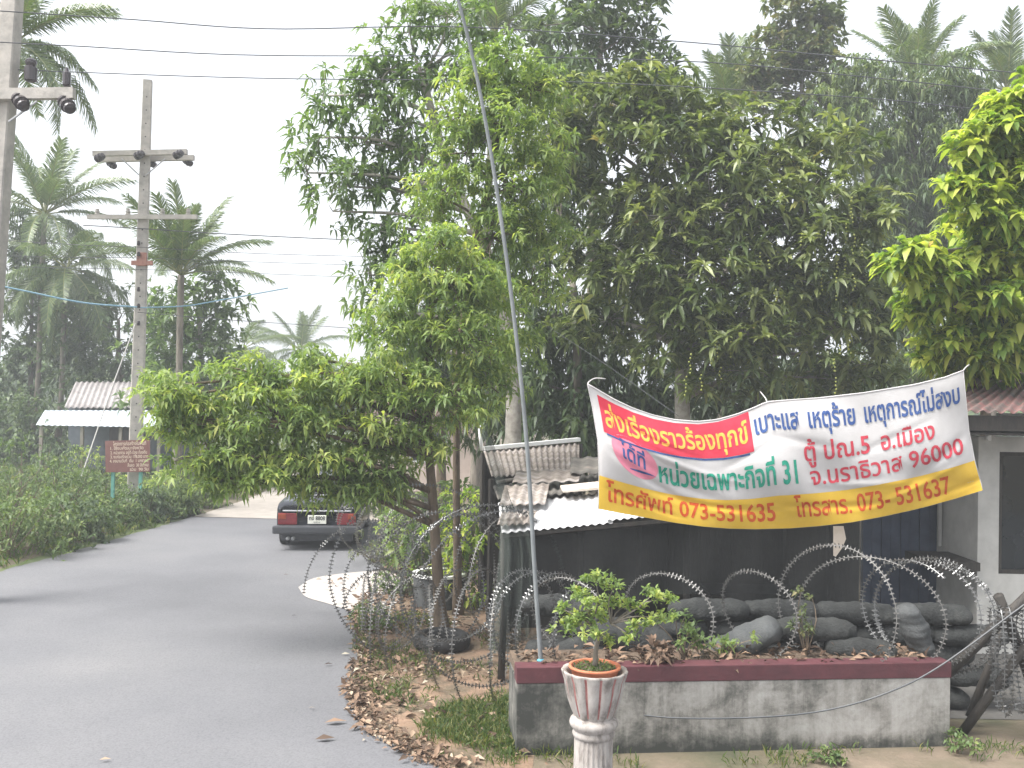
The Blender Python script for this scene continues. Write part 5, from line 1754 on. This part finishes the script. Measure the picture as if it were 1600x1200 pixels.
def bush(label, px, pyb, h, r, leafm, d=None, L=0.12, group='bushes on the left verge', dens=1.0, wr=0.35, name='bush', cat='bush', k=7):
    """rounded shrub standing on the ground where photo pixel (px, pyb) meets it"""
    c = at(px, d, 0) if d else G(px, pyb)
    t = thing(name, label, cat, c, group)
    n = int(34 * dens)
    p = unit(n) * (rng.random((n, 1)) ** 0.4)
    p[:, 2] = np.abs(p[:, 2]) * 0.95 + 0.08
    p = p * np.array([r, r * 0.8, h]) + np.array(c)
    mb = MB()
    for q in p[::2]:
        limb(mb, c, q, 0.014, 0.004, 4, 0.12, 4)
    mb.build('stem', M['bark_brown'], t)
    ba, di, ti = rosettes(p, 0.22 * max(r, h) + 0.04, 0.8, 5, k, 0.4, (0.6, 1.6))
    leaf_mesh('foliage', ba, di, L * rng.uniform(0.6, 1.25, len(ba)), wr, ti, M[leafm], t, 0.3)
    return t


for i, (px_, py_, h, r, lm, lab) in enumerate([
    (10, 872, 1.3, 1.1, 'leaf_scrub', 'dim bush at the left edge of the photo nearest the road'),
    (70, 858, 1.1, 0.9, 'leaf_scrub', 'low bush by the kerb second from the left edge'),
    (120, 845, 0.95, 0.8, 'leaf_dark', 'dark bush by the kerb left of the board posts'),
    (175, 826, 0.9, 0.8, 'leaf_scrub', 'scrubby bush in front of the left green post'),
    (225, 815, 0.8, 0.7, 'leaf_dark', 'dark bush in front of the right green post'),
    (270, 806, 0.9, 0.7, 'leaf_scrub', 'bush by the kerb just right of the power pole'),
    (315, 793, 0.9, 0.75, 'leaf_scrub', 'last bush by the kerb before the concrete road section'),
    (20, 820, 2.0, 1.4, 'leaf_scrub', 'tall bush behind the kerb at the left edge'),
    (95, 800, 1.3, 1.2, 'leaf_scrub', 'bush in the verge below the end of the guy wire'),
    (160, 785, 0.8, 1.0, 'leaf_scrub', 'low bush beneath the left part of the brown board'),
    (245, 785, 0.9, 1.0, 'leaf_fresh', 'fresh green bush right behind the power pole foot'),
    (300, 778, 1.3, 1.3, 'leaf_scrub', 'bush hidden behind the low hanging branches'),
    (60, 760, 1.9, 1.5, 'leaf_dark', 'dark shrub in front of the shack awning'),
    (350, 768, 1.6, 1.5, 'leaf_scrub', 'bush on the far verge beyond the concrete road section'),
    (130, 752, 1.1, 1.2, 'leaf_fresh', 'light shrub growing before the shack posts'),
]):
    bush(lab, px_, py_, h, r, lm, L=0.13, dens=1.3)
for px_, h, r, lab in [(-20, 3.6, 2.2, 'tall hedge bush at the left edge behind the palm trunks'), (45, 3.0, 2.0, 'hedge bush left of the shack'), (110, 2.4, 1.8, 'hedge bush at the left end of the shack awning')]:
    bush(lab, px_, 0, h, r, 'leaf_dark', 36.5, 0.3, dens=1.6)
RB = 'bushes on the right verge'
bush('bright green shrub standing between the slim trunks and the net', 728, 900, 1.75, 0.36, 'leaf_bright', 13.9, 0.16, RB, 1.1)
bush('small weedy bush at the edge of the white sand patch', 585, 985, 0.35, 0.28, 'leaf_scrub', None, 0.07, RB, 0.6)
bush('dry grey twiggy bush beside the car', 585, 880, 0.6, 0.5, 'leaf_tan', None, 0.06, RB, 0.8)
bush('yellow green bush behind the razor wire right of the car', 640, 830, 1.0, 0.6, 'leaf_fresh', 17.5, 0.14, RB, 0.9)
bush('green weed bush in front of the concrete tub', 625, 930, 0.55, 0.35, 'leaf_scrub', None, 0.08, RB, 0.7)
bush('broad leaved bush behind the bright shrub', 690, 860, 1.7, 0.8, 'leaf_scrub', 16.5, 0.2, RB, 1.2)
bush('tall scrub bush in front of the pale pink house', 600, 800, 1.5, 1.0, 'leaf_scrub', 24.0, 0.2, RB, 1.2)

# left background trees and palms
LT = dict(k=8, L=0.36, wr=0.34, droop=0.3, cr=0.8, nr=5, flat=0.8)
tree('background_tree', 'dark tree at the left edge behind the nearer power pole', 'tree', [(45, 720, 39), (48, 600, 39), (50, 450, 39)], 0.2, 0.06,
     [(30, 380, 39, 60, 45), (40, 450, 39, 80, 60), (110, 480, 39, 70, 55), (40, 540, 39, 80, 60), (120, 550, 39, 70, 50), (20, 610, 39, 70, 40), (70, 560, 39, 90, 50), (60, 420, 39, 60, 60), (150, 510, 39, 50, 60), (30, 670, 38, 60, 40)], 'leaf_dark', 'bark_grey', dens=20, **LT)
tree('background_tree', 'dark tree behind the shack roof left of the power pole', 'tree', [(185, 760, 37), (185, 600, 37), (185, 500, 37)], 0.2, 0.06,
     [(160, 560, 37, 60, 50), (210, 540, 37, 50, 60), (190, 490, 37, 45, 35), (250, 580, 37, 50, 45), (140, 600, 37, 60, 30), (250, 500, 37, 45, 50), (130, 500, 37, 50, 40), (230, 620, 37, 60, 30)], 'leaf_dark', 'bark_grey', dens=20, **LT)
tree('background_tree', 'rounded light green tree between the upright palm and the open sky', 'tree', [(315, 770, 31), (315, 600, 31), (312, 500, 31)], 0.18, 0.06,
     [(300, 470, 31, 45, 35), (340, 490, 31, 32, 45), (310, 530, 31, 60, 45), (270, 560, 31, 50, 50), (340, 570, 31, 45, 45), (300, 610, 31, 70, 40), (260, 490, 31, 35, 45), (350, 530, 31, 25, 35), (320, 440, 31, 30, 30), (355, 600, 31, 40, 40), (250, 630, 31, 60, 30)], 'leaf_cool', 'bark_pale', dens=20, **LT)
tree('background_tree', 'low bushy tree beyond the bend of the road', 'tree', [(430, 740, 48), (430, 660, 48), (430, 600, 48)], 0.2, 0.06,
     [(400, 600, 48, 50, 35), (460, 590, 48, 55, 35), (520, 600, 48, 50, 40), (430, 650, 48, 70, 45), (510, 650, 48, 60, 45), (380, 660, 48, 50, 40)], 'leaf_scrub', 'bark_grey', dens=16, **LT)
palm('coconut palm crown at the top left corner behind the nearer pole', 18, 70, 22, 22, 0.72, (-0.6, 1.2), 1, lean=0.6)
palm('coconut palm with steep fronds at the left, left of the concrete pole', 70, 335, 38, 22, 1.0, (-0.5, 1.3), 2)
palm('coconut palm with upright fronds just right of the concrete pole', 283, 430, 29, 22, 0.78, (0.2, 1.45), 3, lean=0.1)
palm('coconut palm with drooping fronds arching toward the concrete pole', 105, 420, 37, 20, 0.98, (-0.9, 0.7), 4)
palm('small distant palm above the low branches on the left', 470, 548, 62, 15, 1.0, (-0.4, 1.3), 5)
palm('distant palm behind the upright palm trunk', 380, 545, 48, 12, 0.8, (-0.7, 0.8), 6)
palm('palm with fan of upright fronds above the middle of the mango', 1140, 180, 29, 18, 0.72, (0.3, 1.5), 7, lean=0.1)
palm('tall palm with spear fronds at the top right', 1432, 125, 31, 20, 0.75, (0.0, 1.45), 8)
palm('palm peeping over the bright tree at the right edge', 1575, 145, 31, 18, 0.72, (0.1, 1.4), 9)
palm('palm tips showing above the light green tree at top centre', 775, 60, 27, 16, 0.75, (0.3, 1.4), 10)

# far wood that closes the horizon
n = 2600
px_ = rng.uniform(-700, 2300, n)
dd = rng.uniform(75, 110, n)
hh = rng.random(n) ** 0.7 * (4.2 + 1.5 * np.sin(px_ / 90.0) + 1.0 * np.sin(px_ / 37.0))
cl = np.array([[(px_[i] - 800) / F * dd[i], dd[i], hh[i]] for i in range(n)])
ba, di, ti = rosettes(cl, 1.4, 0.7, 4, 6, 0.4)
leaf_mesh('far_wood', ba, di, 0.9 * rng.uniform(0.6, 1.2, len(ba)), 0.5, ti, M['leaf_scrub'], kind='stuff')

# humid air
mb = MB()
mb.box((0, 220, 12.5), (804, 564, 27))
m, n_, l_, b_ = _mat('humid_air')
n_.remove(b_)
pv = n_.new('ShaderNodeVolumePrincipled')
pv.inputs['Color'].default_value = (0.92, 0.96, 1.0, 1)
pv.inputs['Density'].default_value = 0.0030
l_.new(pv.outputs[0], n_['Material Output'].inputs['Volume'])
mb.build('haze', m, kind='stuff')
